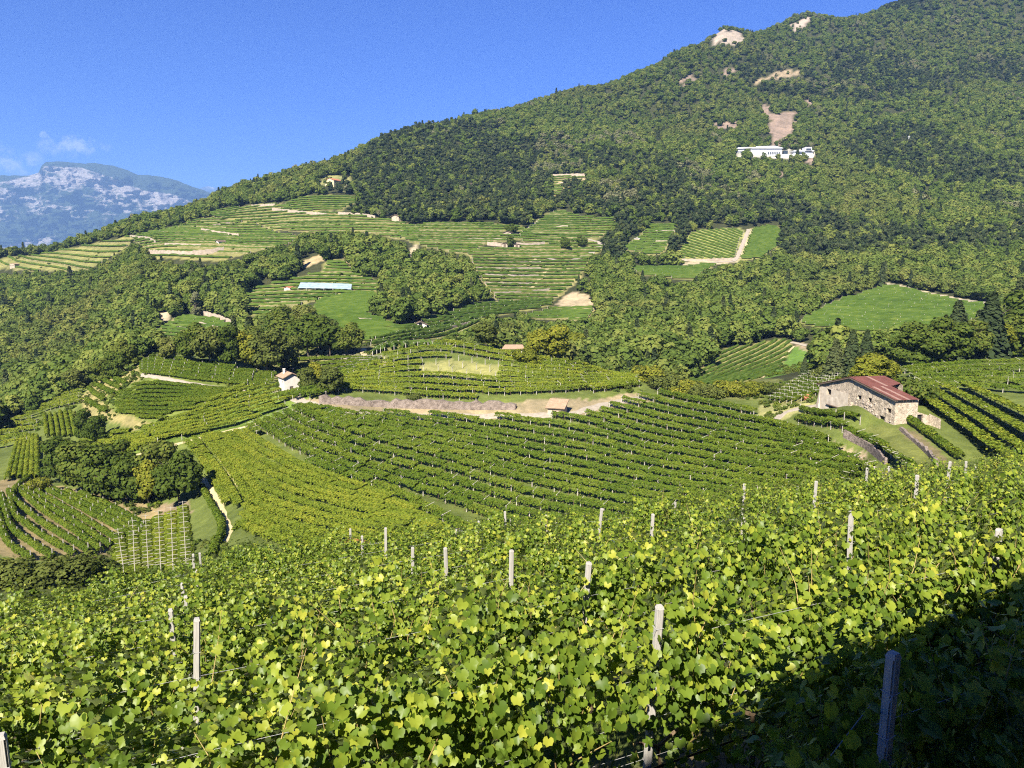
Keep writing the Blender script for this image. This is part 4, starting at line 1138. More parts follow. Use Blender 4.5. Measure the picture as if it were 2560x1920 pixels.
TL = [ # kind, px, py of the foot, height in px, width factor, label, nearest depth
 ('oak',205,1235,135,1.2,'dark broadleaf tree at the left end of the big clump above the tan field',120),
 ('oak',160,1205,120,1.1,'dark tree standing behind the left end of the big clump',140),
 ('oak',262,1258,150,1.1,'tall dark tree in the middle of the big clump above the tan field',120),
 ('oak',318,1262,140,1.0,'dark tree left of the yellow-green tree in the big clump',120),
 ('yellow',372,1262,122,.85,'yellow-green tree between two dark trees of the big clump',120),
 ('oak',448,1262,150,1.05,'rounded dark tree at the right end of the big clump',120),
 ('oak',405,1235,150,1.0,'dark tree behind the yellow-green tree in the big clump',140),
 ('oak',285,1215,120,1.1,'dark tree at the back of the big clump below the sloping strip',150),
 ('bush_yellow',103,1232,50,.8,'small yellow-green shrub at the outer bend of the tan field',120),
 ('oak',212,1102,82,.8,'upright dark tree beside the grassy steps at the left',160),
 ('oak',246,1108,78,.9,'smaller dark tree right of the upright one by the grassy steps',160),
 ('olive',190,985,66,1.2,'spreading tree left of the grassy steps, over the ravine',200),
 ('oak',255,958,62,1.2,'low dark tree at the top of the grassy steps',210),
 ('oak',322,925,82,1.0,'tree on a bare trunk by the top corner of the upper field',215),
 ('oak',288,950,72,1.1,'dark tree just left of the one on a bare trunk',210),
 ('olive',425,902,70,1.0,'olive-green tree at the left of the row behind the upper field',215),
 ('oak',478,908,105,1.05,'tall dark tree in the row behind the upper field',215),
 ('olive',525,912,112,1.0,'tallest olive tree of the row behind the upper field',215),
 ('oak',568,914,100,1.0,'dark green tree right of the tallest olive one behind the upper field',215),
 ('yellow',612,918,92,.95,'light green tree in the row behind the upper field',215),
 ('olive',668,928,105,1.1,'broad olive tree behind the white cabin field, right end of the row',215),
 ('oak',640,905,90,1.0,'dark tree behind the broad olive tree',230),
 ('olive',718,925,92,1.0,'tree behind the white cabin roof',235),
 ('olive',770,978,62,1.1,'round light tree at the right wall of the white cabin',200),
 ('bush',706,976,34,.7,'little dark shrub against the front wall of the white cabin',200),
 ('olive',826,985,80,1.0,'olive tree with bare twigs between the white cabin and the knoll',205),
 ('yellow',790,962,58,1.0,'small yellow-green tree behind the round one at the white cabin',220),
 ('oak',715,880,105,1.2,'left tree of the large round clump in the hollow above the cabin',262),
 ('oak',770,892,112,1.2,'tallest tree of the large round clump in the hollow',262),
 ('oak',825,895,105,1.2,'middle tree on the sunny side of the large round clump',262),
 ('oak',868,888,85,1.2,'right tree of the large round clump in the hollow',262),
 ('olive',760,845,85,1.2,'olive tree at the top of the large round clump',300),
 ('olive',806,848,70,1.2,'brownish tree at the back of the large round clump',300),
 ('oak',702,845,80,1.2,'back tree at the left of the large round clump',300),
 ('olive',1215,872,70,1.3,'bushy olive tree at the left of the knoll summit',250),
 ('olive',1262,868,74,1.3,'broad olive tree behind the flat shed roof on the knoll',262),
 ('yellow',1345,900,80,1.2,'bright yellow-green tree right of the flat shed on the knoll',245),
 ('yellow',1395,905,95,1.1,'tall bright tree on the right shoulder of the knoll',245),
 ('yellow',1440,912,85,1.1,'bright green tree next to the tall one on the knoll shoulder',245),
 ('yellow',1490,930,72,1.2,'smaller bright tree low on the right shoulder of the knoll',240),
 ('bush_yellow',1320,912,52,1.1,'light green shrub at the foot of the bright knoll trees',245),
 ('bush_olive',1575,942,48,1.1,'olive shrub at the end of the knoll rows',235),
 ('bush_yellow',1620,958,55,1.2,'yellowish shrub at the start of the hedge right of the knoll',235),
 ('bush_olive',1665,975,60,1.2,'second shrub of the hedge right of the knoll',225),
 ('bush_yellow',1712,990,52,1.3,'third shrub, low and yellowish, in the hedge right of the knoll',222),
 ('bush_olive',1765,998,50,1.3,'fourth shrub of the hedge under the slanting field',218),
 ('bush_yellow',1820,992,50,1.3,'yellow-green shrub under the middle of the slanting field',218),
 ('bush_yellow',1878,990,48,1.2,'yellow-green shrub under the lawn',218),
 ('bush_olive',1918,985,40,1.1,'brownish shrub at the lower corner of the lawn',222),
 ('conifer',2010,945,52,1.1,'small pointed spruce at the lawn corner',230),
 ('conifer',2085,950,98,1.3,'dark spruce left of the walnut tree behind the barn',225),
 ('conifer',2125,955,112,1.2,'taller dark spruce behind the walnut tree',225),
 ('conifer',2160,950,100,1.1,'third spruce, at the right behind the walnut tree',235),
 ('yellow',2170,968,86,1.4,'broad yellow-green walnut tree behind the barn roof',200),
 ('yellow',2215,965,70,1.3,'yellow-green tree touching the barn roof',200),
 ('bush',2275,1010,82,1.1,'big dark green shrub at the right end of the barn roof',165),
 ('bush',2310,1005,58,1.0,'smaller dark shrub right of the barn',168),
 ('bush_olive',2060,960,38,1.2,'reddish-brown shrub under the spruces',230),
 ('oak',2270,915,110,1.2,'dark broadleaf tree in the wood right of the walnut tree',240),
 ('oak',2320,915,125,1.2,'large dark tree in the wood above the right vineyard',240),
 ('oak',2372,910,118,1.2,'dark tree beside the tall spruces at the right',240),
 ('conifer',2385,905,150,1.2,'tall dark spruce standing over the right wood',245),
 ('conifer',2468,900,165,1.25,'tallest dark spruce over the right wood',240),
 ('oak',2425,905,105,1.2,'shaded tree between the two tall spruces',240),
 ('yellow',2490,898,95,1.2,'lit green tree under the tallest spruce',235),
 ('oak',2545,895,120,1.2,'tree at the right edge above the upper pergolas',235),
 ('oak',2575,880,170,1.2,'tall dark tree cut by the right edge of the picture',250),
 ('conifer',2540,870,170,1.3,'dark spruce behind the tree at the right edge',265),
 ('bush_olive',60,1468,85,1.5,'dark brownish thicket at the lower left, beyond the front vines',78),
 ('bush_olive',150,1465,92,1.4,'middle part of the dark thicket beyond the front vines',78),
 ('bush_olive',225,1460,80,1.3,'right part of the dark thicket beside the white poles',78),
 ('bush_olive',-20,1470,80,1.4,'left end of the dark thicket at the picture edge',78),
 ('bush',615,1400,52,1.5,'dark green shrub at the bottom of the bowl vineyard',85),
 ('bush_olive',1035,1000,22,1.2,'tiny shrub on the rubble bank of the dirt track',205),
 ('poplar',490,792,62,.9,'pale silvery poplar standing alone in the left wood',440),
 ('oak',1278,618,28,1.1,'lone bush-like tree between the two tall pale walls',600),
 ('oak',1412,625,32,1.2,'small dark tree left of the hairpin road',580),
 ('oak',1455,618,30,1.2,'small dark tree beside the hairpin road',590),
 ('oak',1280,585,26,1.5,'low tree on the upper middle terraces',650),
]
for kd, x, y, h, wd, lb, mn in TL: tree(kd, x, y, h, lb, mn, 1200., wd)
for x, y in ((845,1388),(905,1382)):
    p = hit(x, y, 80, 200)
    o = empty('dry_vine', p); tag(o, 'rust-coloured withered vine %s above the front posts' % ('left of its twin' if x < 870 else 'right of its twin'), 'vine')
    c = link('crown', crown_mesh('crown', 'bush', 420, .4, x, M['dry_leaf'], H=2.0, W=5.2, lumps=9), o)

# ------------------------------------------------------------------ the woods: the nearest trees one by one, the mass behind as one
FT = [crown_mesh('wood_tree', 'broad', 460, 1.02, 300 + i, M['wood_leaf'], H=10, W=8.2, lumps=9, tpl='quad') for i in range(6)]
FT += [crown_mesh('wood_tree', 'pine', 400, 1.0, 320 + i, M['tree_dark'], H=12, W=7, lumps=9, tpl='quad') for i in range(2)]
FT += [crown_mesh('wood_tree', 'conifer', 420, 1.15, 330, M['tree_dark'], H=13, W=5.4, tpl='quad')]
FT += [crown_mesh('wood_tree', 'broad', 440, 1.0, 340, M['wood_light'], H=10, W=7.6, lumps=9, tpl='quad')]
FT_TRUNK = trunk_mesh(8, .16, 4, .55)
def visible_env():
    """highest line of sight so far along each bearing, to drop trees that nothing could show"""
    return np.maximum.accumulate(ET[:, :], axis=1)
ENV = visible_env()
cand = []
for (ya, yb, sp) in ((262, 420, 5.0), (420, 700, 5.8), (700, 1100, 6.8), (1100, 1600, 8.2), (1600, 2300, 9.5)):
    area = (Q1 - Q0) * .5 * (yb ** 2 - ya ** 2)
    n = int(area / sp ** 2)
    y = np.sqrt(rng.uniform(ya ** 2, yb ** 2, n))
    q = rng.uniform(Q0 + .15, Q1 - .2, n)
    cand.append(np.stack([q, np.log(y)], 1))
cand = np.concatenate(cand)
q, l = cand[:, 0], cand[:, 1]
y = np.exp(l); x = q * y
z = y * elev(q, l)
H = np.clip(rng.normal(9.3, 1.9, len(q)), 5, 15) * (1 + .12 * fnoise(x / 60, y / 60, 2))
fi = np.clip(((q - Q0) / (Q1 - Q0) * (NQ - 1)).astype(int), 0, NQ - 1)
fj = np.clip(((l - L0) / (L1 - L0) * (NL - 1)).astype(int) - 3, 0, NL - 1)
ok = (z + H) / y > ENV[fi, fj] - .012
q, l, x, y, z, H = (a[ok] for a in (q, l, x, y, z, H))
nq = q + vnoise(q * 200, l * 100) * .001
ban = np.zeros(len(q), bool)
px, py = to_px(x, y, z + H * .45)
px2, py2 = to_px(x, y, z + H * .85)
for poly, gp, colr, wd in OPEN:
    ban |= inside(gp, nq, l) & ~((rng.random(len(q)) < .10) & (y > 950))
    far_ = np.exp(gp[:, 1]).max() if len(gp) else 0
    near_ = np.exp(gp[:, 1]).min()
    seen = (y > near_ - 130) & (y < far_)
    keep_ = (rng.random(len(q)) < .22) & (y > 900) if colr != LAWN else np.zeros(len(q), bool)
    ban |= inside(poly, px, py) & seen & ~keep_
    ban |= inside(poly, px2, py2) & seen & ~keep_
# the tops near the benches must not hide them
ban |= (py2 > 1015) & (px2 > 430)
ban |= (px2 > 640) & (px2 < 1640) & (y < 300)
q, l, x, y, z, H = (a[~ban] for a in (q, l, x, y, z, H))
big = fnoise(x / 170 + 3, y / 210, 3)
pine = (big > .28) & (y > 620) & (x > -200)
typ = rng.integers(0, 6, len(q))
r_ = rng.random(len(q))
typ = np.where(pine & (r_ < .62), 6 + rng.integers(0, 2, len(q)), typ)
typ = np.where(r_ > .965, 8, typ)
lightp = fnoise(x / 55 + 40, y / 70, 2)
typ = np.where((lightp > .72) & (r_ < .5) & (y > 700), 9, typ)
sc = H / 10
wid = sc * rng.uniform(.85, 1.25, len(q))
order = np.argsort(-(H / y))
vis = []
for k in order:
    j = max(0, int((l[k] - L0) / (L1 - L0) * (NL - 1)) - 2); i = int((q[k] - Q0) / (Q1 - Q0) * (NQ - 1))
    if (z[k] + H[k] * .4) / y[k] > ENV[i, j] and -.64 < q[k] < .64: vis.append(k)
    if len(vis) >= 222: break
WOODS = [  # px limits, py limits, label
 (-999, 330, 640, 720, 'broadleaf tree high in the steep left wood, under the farthest terraces'), (-999, 120, 720, 1200, 'broadleaf tree of the steep left wood, at the picture edge'),
 (120, 330, 720, 860, 'broadleaf tree in the middle of the steep left wood'), (120, 330, 860, 1200, 'broadleaf tree low in the steep left wood, above the grassy steps'),
 (330, 480, 0, 780, 'tree of the left wood above the curved plot'), (330, 640, 780, 1000, 'tree just below the curved plot in the left wood'), (480, 640, 0, 780, 'tree of the left wood between the poplar and the net field'),
 (640, 900, 0, 700, 'tree of the wooded rib under the striped vineyard'), (640, 960, 700, 1000, 'tree around the large round clump in the hollow'), (900, 1230, 0, 1000, 'tree of the dark clump left of the central terraces'),
 (1230, 1420, 0, 840, 'tree of the wood just right of the bare tan bank'), (1230, 1480, 840, 1000, 'tree behind the bright trees of the knoll'), (1420, 1700, 0, 800, 'tree of the mixed wood below the walled lane'),
 (1480, 1700, 800, 1000, 'tree low in the mixed wood, left of the slanting field'), (1700, 1960, 0, 1000, 'tree of the wood between the diagonal rows and the slanting field'), (1960, 2120, 0, 1000, 'tree of the dark wood behind the spruces'),
 (2120, 2330, 0, 1000, 'tree of the green belt under the wide green slope'), (2330, 9999, 0, 1200, 'tree of the dark wood at the right edge, above the pergolas')]
for k in vis:
    pxk, pyk = to_px(x[k], y[k], z[k] + H[k] * .5)
    lb = next((w_[4] for w_ in WOODS if w_[0] <= pxk < w_[1] and w_[2] <= pyk < w_[3]), 'tree of the woods around the far vineyards')
    o = empty('forest_tree', (x[k], y[k], z[k] - .3), random.uniform(0, 6.28))
    tag(o, lb, 'tree', 'woods: ' + lb)
    c = link('crown', FT[typ[k]], o); c.scale = (wid[k], wid[k], sc[k])
    tr = link('trunk', FT_TRUNK, o); tr.scale = (sc[k],) * 3
rem = np.ones(len(q), bool); rem[vis] = False
q, l, x, y, z, typ, sc, wid = (a[rem] for a in (q, l, x, y, z, typ, sc, wid))
print('forest trees', len(q), 'near', len(vis), 'rows', NROWS, 'far rows', len(far))
def scatter(name, pos, idx, rot, scl, protos, label, cat):
    """one object: points carrying the trees of a wood"""
    me = bpy.data.meshes.new(name)
    me.vertices.add(len(pos))
    me.vertices.foreach_set('co', np.asarray(pos, np.float32).ravel())
    me.attributes.new('pick', 'INT', 'POINT').data.foreach_set('value', np.asarray(idx, np.int32))
    me.attributes.new('turn', 'FLOAT', 'POINT').data.foreach_set('value', np.asarray(rot, np.float32))
    me.attributes.new('grow', 'FLOAT_VECTOR', 'POINT').data.foreach_set('vector', np.asarray(scl, np.float32).ravel())
    o = link(name, me)
    pc = bpy.data.collections.new(name + '_kinds')
    for i, m in enumerate(protos):
        p = bpy.data.objects.new('%s_kind_%02d' % (name, i), m); pc.objects.link(p)
    g = bpy.data.node_groups.new(name, 'GeometryNodeTree')
    g.interface.new_socket('Geometry', in_out='INPUT', socket_type='NodeSocketGeometry')
    g.interface.new_socket('Geometry', in_out='OUTPUT', socket_type='NodeSocketGeometry')
    N = g.nodes.new
    gi, go = N('NodeGroupInput'), N('NodeGroupOutput')
    ci = N('GeometryNodeCollectionInfo'); ci.inputs[0].default_value = pc; ci.inputs['Separate Children'].default_value = True; ci.inputs['Reset Children'].default_value = True
    def attr(nm, ty):
        a = N('GeometryNodeInputNamedAttribute'); a.data_type = ty; a.inputs[0].default_value = nm
        return a.outputs[0]
    ip = N('GeometryNodeInstanceOnPoints')
    ip.inputs['Pick Instance'].default_value = True
    cx = N('ShaderNodeCombineXYZ')
    e2r = N('FunctionNodeEulerToRotation')
    L = g.links.new
    L(gi.outputs[0], ip.inputs['Points']); L(ci.outputs[0], ip.inputs['Instance'])
    L(attr('pick', 'INT'), ip.inputs['Instance Index'])
    L(attr('turn', 'FLOAT'), cx.inputs[2]); L(cx.outputs[0], e2r.inputs[0]); L(e2r.outputs[0], ip.inputs['Rotation'])
    L(attr('grow', 'FLOAT_VECTOR'), ip.inputs['Scale'])
    L(ip.outputs[0], go.inputs[0])
    md = o.modifiers.new('wood', 'NODES'); md.node_group = g
    return tag(o, label, cat, kind='stuff')
left = (q < -.05) & (y < 1000)
for nm, m, lb in (('ravine_wood', left, 'dense wood of the left ravine'), ('mountain_forest', ~left, 'forest covering the mountainside')):
    scatter(nm, np.stack([x, y, z - .3], 1)[m], typ[m], rng.uniform(0, 6.28, m.sum()), np.stack([wid, wid, sc], 1)[m], FT, lb, 'wood')

# low bushes and tall weeds on banks, verges and between the far terraces
USH = [crown_mesh('wild_bush', 'bush', 150, .42, 400 + i, m_, H=2.0, W=2.6, lumps=6, tpl='quad') for i, m_ in enumerate((M['tree_leaf'], M['tree_olive'], M['vine'], M['weed']))]
KEEP = [to_ground(p_, a_, b_) for p_, a_, b_ in ((C_POLY, 120, 250), (B_POLY, 88, 235), (S_POLY, 120, 300), (E_POLY, 100, 225), (D_POLY, 95, 240), (K_POLY, 200, 300), ([(690,975),(800,1000),(1600,985),(1600,1010),(1440,1050),(800,1040)], 190, 300), ([(1925,1056),(1962,1026),(2060,1006),(2060,1022),(1975,1040)], 150, 230), ([(2040,1000),(2240,1000),(2240,1080),(2040,1040)], 140, 240), ([(285,1000),(340,955),(600,978),(430,1046)], 170, 330), ([(350,905),(690,935),(690,975),(350,940)], 200, 340))]
n_ = 16000
yy = np.sqrt(rng.uniform(62 ** 2, 330 ** 2, n_)); qq = rng.uniform(-.72, .72, n_)
ll = np.log(yy); xx = qq * yy
okk = fnoise(xx / 14, yy / 14, 3) > .05
for gp_ in KEEP: okk &= ~inside(gp_, qq, ll)
sz_ = rng.uniform(.18, .75, n_) * (1 + .5 * (rng.random(n_) < .08))
far_n = 2600
fy = np.sqrt(rng.uniform(420 ** 2, 1000 ** 2, far_n)); fq = rng.uniform(-.62, .3, far_n); fl = np.log(fy)
inF = np.zeros(far_n, bool)
for k_ in ('west', 'west_mid', 'crest', 'middle', 'knob', 'terraces', 'net_field', 'left_plot', 'bank_field', 'upper_patch'): inF |= inside(GPOLY[k_], fq, fl)
inF &= fnoise(fq * fy / 30, fy / 30, 2) > .1
X_ = np.concatenate([xx[okk], (fq * fy)[inF]]); Y_ = np.concatenate([yy[okk], fy[inF]]); Z_ = ground(X_, Y_) - .15
S_ = np.concatenate([sz_[okk], rng.uniform(.6, 1.5, inF.sum())])
scatter('undergrowth', np.stack([X_, Y_, Z_], 1), rng.integers(0, 4, len(X_)), rng.uniform(0, 6.28, len(X_)), np.stack([S_ * 1.1, S_ * 1.1, S_], 1), USH, 'low bushes and weeds on banks and verges', 'undergrowth')

# ------------------------------------------------------------------ buildings
def wall_panel(mb, O, ux, W, top, holes=(), depth=.45, breaks=(), base=0.0, step=None, bumpy=0.0, inward=None):
    """a wall standing on O along ux: top(x) is its height, holes are (x0, x1, z0, z1) openings with reveals"""
    O, ux = Vector(O), Vector(ux).normalized()
    inw = Vector(inward).normalized() if inward is not None else Vector((-ux.y, ux.x, 0))
    xs = sorted({0.0, W, *breaks, *[h[0] for h in holes], *[h[1] for h in holes]})
    if step:
        xs = sorted(set(xs) | {W * k / int(W / step) for k in range(int(W / step))})
    zs0 = sorted({base, *[h[2] for h in holes], *[h[3] for h in holes]})
    hmax = max(top(a) for a in xs)
    if step: zs0 = sorted(set(zs0) | {base + (hmax - base) * k / max(1, int(hmax / step)) for k in range(int(hmax / step))})
    def P(a, z):
        d = 0
        if bumpy: d = bumpy * float(fnoise(np.array([a * 1.3 + 3]), np.array([z * 1.3 + W]), 3)[0])
        return O + ux * a + Vector((0, 0, z)) - inw * d
    for i in range(len(xs) - 1):
        a, b_ = xs[i], xs[i + 1]
        if b_ - a < 1e-4: continue
        am = (a + b_) / 2
        zz = [z_ for z_ in zs0 if z_ < min(top(a), top(b_)) - .02]
        for j in range(len(zz)):
            z0 = zz[j]
            if j + 1 < len(zz): q4 = [(a, z0), (b_, z0), (b_, zz[j + 1]), (a, zz[j + 1])]; zm = (z0 + zz[j + 1]) / 2
            else: q4 = [(a, z0), (b_, z0), (b_, top(b_)), (a, top(a))]; zm = z0 + .01
            if any(h[0] < am < h[1] and h[2] < zm < h[3] for h in holes): continue
            mb.add([P(*p) for p in q4], [(0, 1, 2, 3)])
    for h in holes:
        c = [(h[0], h[2]), (h[1], h[2]), (h[1], h[3]), (h[0], h[3])]
        for k in range(4):
            p, q_ = c[k], c[(k + 1) % 4]
            A, B = P(*p), P(*q_)
            mb.add([A, B, B + inw * depth, A + inw * depth], [(0, 1, 2, 3)])
def recess(root, O, ux, h, name, mat, depth=.3, inward=None):
    O, ux = Vector(O), Vector(ux).normalized()
    inw = Vector(inward).normalized() if inward is not None else Vector((-ux.y, ux.x, 0))
    b = MB()
    A = O + ux * h[0] + Vector((0, 0, h[2])) + inw * depth
    B = O + ux * h[1] + Vector((0, 0, h[2])) + inw * depth
    up = Vector((0, 0, h[3] - h[2]))
    V = [A, B, B + up, A + up]
    V += [v + inw * .06 for v in V]
    b.add(V, [(0, 1, 2, 3), (7, 6, 5, 4), (0, 4, 5, 1), (1, 5, 6, 2), (2, 6, 7, 3), (3, 7, 4, 0)])
    return b.build(name, mat, root)
def slab(mb, A, B, Cc, D, t=.12):
    """a roof plane with thickness: four corners, counter-clockwise from outside"""
    V = [Vector(v) for v in (A, B, Cc, D)]
    n = (V[1] - V[0]).cross(V[3] - V[0]).normalized()
    if n.z < 0: n = -n
    W = V + [v - n * t for v in V]
    return mb.add(W, [(0, 1, 2, 3), (7, 6, 5, 4), (0, 4, 5, 1), (1, 5, 6, 2), (2, 6, 7, 3), (3, 7, 4, 0)])
def sheet_strip(A, B, Cc, D, waves=3, amp=.05, t=.03):
    """one corrugated sheet between eave edge AB and ridge edge DC"""
    A, B, Cc, D = map(Vector, (A, B, Cc, D))
    n = (B - A).cross(D - A).normalized()
    if n.z < 0: n = -n
    mb = MB(); m = waves * 4
    V = []
    for k in range(m + 1):
        f = k / m
        o = n * amp * math.sin(2 * math.pi * waves * f)
        V += [A.lerp(B, f) + o, D.lerp(Cc, f) + o]
    mb.add(V, [(2 * k, 2 * k + 2, 2 * k + 3, 2 * k + 1) for k in range(m)])
    return mb
# the stone barn with the red roof
a0, a1 = hit(2047, 1022, 120, 260), hit(2235, 1063, 120, 240)
bf = Vector((a1.x - a0.x, a1.y - a0.y, 0)); BW = bf.length; bf.normalize()
bd = Vector((-bf.y, bf.x, 0))
if bd.y < 0: bd = -bd
zb = min(a0.z, a1.z) - .6
barn = empty('barn', (a0.x, a0.y, zb))
tag(barn, 'old stone barn with a rust-red sheet metal roof beside the pergolas', 'barn')
k = BW / 17.0
hz = a0.z - zb
Lf, Rg, Rt = 6.0 + hz, 9.3 + hz, 5.3 + (a1.z - zb)
rx = 7.4 * k
topf = lambda x: Lf + (Rg - Lf) * x / rx if x <= rx else Rg + (Rt - Rg) * (x - rx) / (BW - rx)
b = MB()
g0, g1 = hz, a1.z - zb
gl_ = lambda x: g0 + (g1 - g0) * x / BW
def fh(x0, x1, z0, z1): gz = gl_(x0); return (x0 * k, x1 * k, gz + z0, gz + z1)
doors = [fh(2.6, 4.2, .2, 1.6), fh(8.8, 10.0, .0, 2.1), fh(14.0, 15.1, .1, 2.0)]
wins = [fh(1.9, 3.0, 3.9, 5.3), fh(9.1, 10.0, 4.3, 5.3), fh(11.4, 12.2, 4.2, 5.2), fh(15.4, 16.2, 2.9, 3.9), fh(11.0, 11.5, 1.7, 2.2)]
wall_panel(b, (0, 0, 0), bf, BW, topf, doors + wins, .5, [rx], -1.2, .8, .10, bd)
b.build('facade', M['rubble_plaster'], barn)
for h in wins: recess(barn, (0, 0, 0), bf, h, 'window', M['dark'], .42, bd)
for h in doors: recess(barn, (0, 0, 0), bf, h, 'door', M['dark'], .42, bd)
b = MB()                                          # smoother rendered part at the left, standing a little proud
pl = [(0.25, .4), (6.6, .1), (6.9, 4.9), (5.6, 6.6), (3.2, 5.6), (3.1, 3.8), (1.7, 3.8), (1.6, 4.6), (.25, 4.6)]
wall_panel(b, -bd * .14, bf, 7.2 * k, lambda x: min(topf(x) - .7, 5.6 + hz), [doors[0], wins[0]], .12, [], hz + .1, .9, .05, bd)
b.build('render_coat', M['plaster'], barn)
b = MB()                                          # leaning buttress at the left corner
P = [Vector((0, 0, -1.2)) - bf * 1.5 - bd * .3, Vector((0, 0, -1.2)) + bf * .7 - bd * .75, bf * .3 - bd * .16 + Vector((0, 0, Lf - .9)), -bf * .05 - bd * .05 + Vector((0, 0, Lf - .9))]
b.add([*P, *[p + bd * 1.1 for p in P]], [(0, 1, 2, 3), (7, 6, 5, 4), (0, 4, 5, 1), (1, 5, 6, 2), (2, 6, 7, 3), (3, 7, 4, 0)])
b.build('buttress', M['plaster'], barn)
b = MB(); p = bf * 8.0 * k - bd * .35
b.box((-.45, -.35, -1.2), (.45, .35, 4.4), Matrix.Translation(p + Vector((0, 0, g0 - .5))) @ Matrix(((bf.x, bd.x, 0, 0), (bf.y, bd.y, 0, 0), (0, 0, 1, 0), (0, 0, 0, 1))), .8)
b.build('buttress', M['rubble_plaster'], barn)
b = MB(); b.box((2.1 * k, -.5, g0 + 1.75), (5.0 * k, .0, g0 + 1.9), Matrix(((bf.x, bd.x, 0, 0), (bf.y, bd.y, 0, 0), (0, 0, 1, 0), (0, 0, 0, 1)))); b.build('door_canopy', M['old_wood'], barn)
DP, DP2 = 8.2, 5.2                               # depth of the ridge, depth of the long lower slope
b = MB()
wall_panel(b, bf * BW, bd, DP2, lambda x: Rt, [], .4, [], -1.2, 1.2, .06, -bf)
b.build('side_wall', M['rubble_plaster'], barn)
b = MB(); wall_panel(b, bd * DP, bf, rx + 4 * k, lambda x: topf(min(x, rx + 4 * k)) , [], .4, [rx], -1.2, None, 0, -bd)
b.build('back_wall', M['rubble_plaster'], barn)
b = MB(); wall_panel(b, (0, 0, 0), bd, DP, lambda x: Lf, [], .4, [], -1.2, None, 0, bf)
b.build('side_wall', M['rubble_plaster'], barn)
b = MB()                                          # ruined low annex at the right end
ax = bf * (BW + .4) + bd * (DP2 - 1.2)
wall_panel(b, ax, bd, 3.6, lambda x: 2.9 + g1 - .3 * x, [(.9, 2.2, g1 + .2, g1 + 2.1)], .4, [], -1.0, .8, .08, -bf)
wall_panel(b, ax + bd * 3.6, (bf * 1 + bd * .25), 2.8, lambda x: 2.2 + g1 - .25 * x, [], .4, [], -1.0, .8, .08)
wall_panel(b, ax - bf * .02, bf * -1, 2.0, lambda x: 2.7 + g1, [], .4, [], -1.0, .8, .08, bd)
b.build('annex_wall', M['rubble_plaster'], barn)
recess(barn, ax, bd, (.9, 2.2, g1 + .2, g1 + 2.1), 'door', M['dark'], .38, -bf)
ov = .55
ridge0, eaveR0, eaveL0 = bf * rx + Vector((0, 0, Rg + .15)), bf * BW + Vector((0, 0, Rt + .15)), Vector((0, 0, Lf + .15))
sr = (eaveR0 - ridge0) / (BW - rx); slft = (eaveL0 - ridge0) / rx
NS = 13
for i in range(NS):                              # sheets run down the slope, side by side from the front to the back
    for part_ in (0, 1):
        y0, y1 = -ov + (DP + ov) * i / NS, -ov + (DP + ov) * (i + 1) / NS
        cut = 4.4 * k
        s0, s1 = (0, cut + .15) if part_ == 0 else (cut, BW - rx + .8)
        if part_ == 1 and y1 > DP2 + .3: continue
        if part_ == 0 and y1 > DP2 + .3: s1 = cut - .9 * (i - 8) * .35
        lift = Vector((0, 0, .035 * (1 - part_) + random.uniform(0, .02)))
        g_ = bd * .01
        mb = sheet_strip(ridge0 + sr * s1 + bd * y0 + lift, ridge0 + sr * s1 + bd * y1 - g_ + lift, ridge0 + sr * s0 + bd * y1 - g_ + lift, ridge0 + sr * s0 + bd * y0 + lift)
        worn = (part_ == 1 and i in (1, 4)) or (part_ == 0 and i == 6)
        o = mb.build('roof_sheet', M['worn_sheet'] if worn else M['red_sheet'], barn)
        if worn: o['label'] = 'worn pale roof sheet'
for i in range(NS):
    y0, y1 = -ov + (DP + ov) * i / NS, -ov + (DP + ov) * (i + 1) / NS - .01
    sheet_strip(ridge0 + slft * (rx + .8) + bd * y0, ridge0 + slft * (rx + .8) + bd * y1, ridge0 + bd * y1, ridge0 + bd * y0).build('roof_sheet', M['red_sheet'], barn)
b = MB()
slab(b, ridge0 - bd * ov, ridge0 + slft * (rx + .75) - bd * ov, ridge0 + slft * (rx + .75) - bd * (ov - .12), ridge0 - bd * (ov - .12), .22)
slab(b, ridge0 + sr * (BW - rx + .75) - bd * ov, ridge0 - bd * ov, ridge0 - bd * (ov - .12), ridge0 + sr * (BW - rx + .75) - bd * (ov - .12), .22)
for v in range(len(b.v)): b.v[v] = (b.v[v][0], b.v[v][1], b.v[v][2] - .12)
b.build('verge_beam', M['old_wood'], barn)
for i in range(52):                               # rubble stones left bare where the render has fallen off
    xx = rng.normal(11.6, .9) if i < 30 else rng.uniform(8.5, 16.3)
    zz = gl_(xx) + rng.uniform(.4, 5.2) if i < 30 else gl_(xx) + rng.uniform(.2, 4)
    zz = min(zz, topf(xx * k) - .8)
    if any(h[0] - .3 < xx * k < h[1] + .3 and h[2] - .3 < zz < h[3] + .3 for h in doors + wins): continue
    w_, h_ = rng.uniform(.22, .5), rng.uniform(.15, .32)
    b = MB()
    b.box((-w_ / 2, -.16, -h_ / 2), (w_ / 2, .1, h_ / 2), Matrix.Translation(bf * xx * k - bd * .02 + Vector((0, 0, zz))) @ Matrix(((bf.x, bd.x, 0, 0), (bf.y, bd.y, 0, 0), (0, 0, 1, 0), (0, 0, 0, 1))) @ Matrix.Rotation(rng.normal(0, .2), 4, 'Y'), rng.uniform(.75, .95))
    b.build('stone', M['stone'], barn)

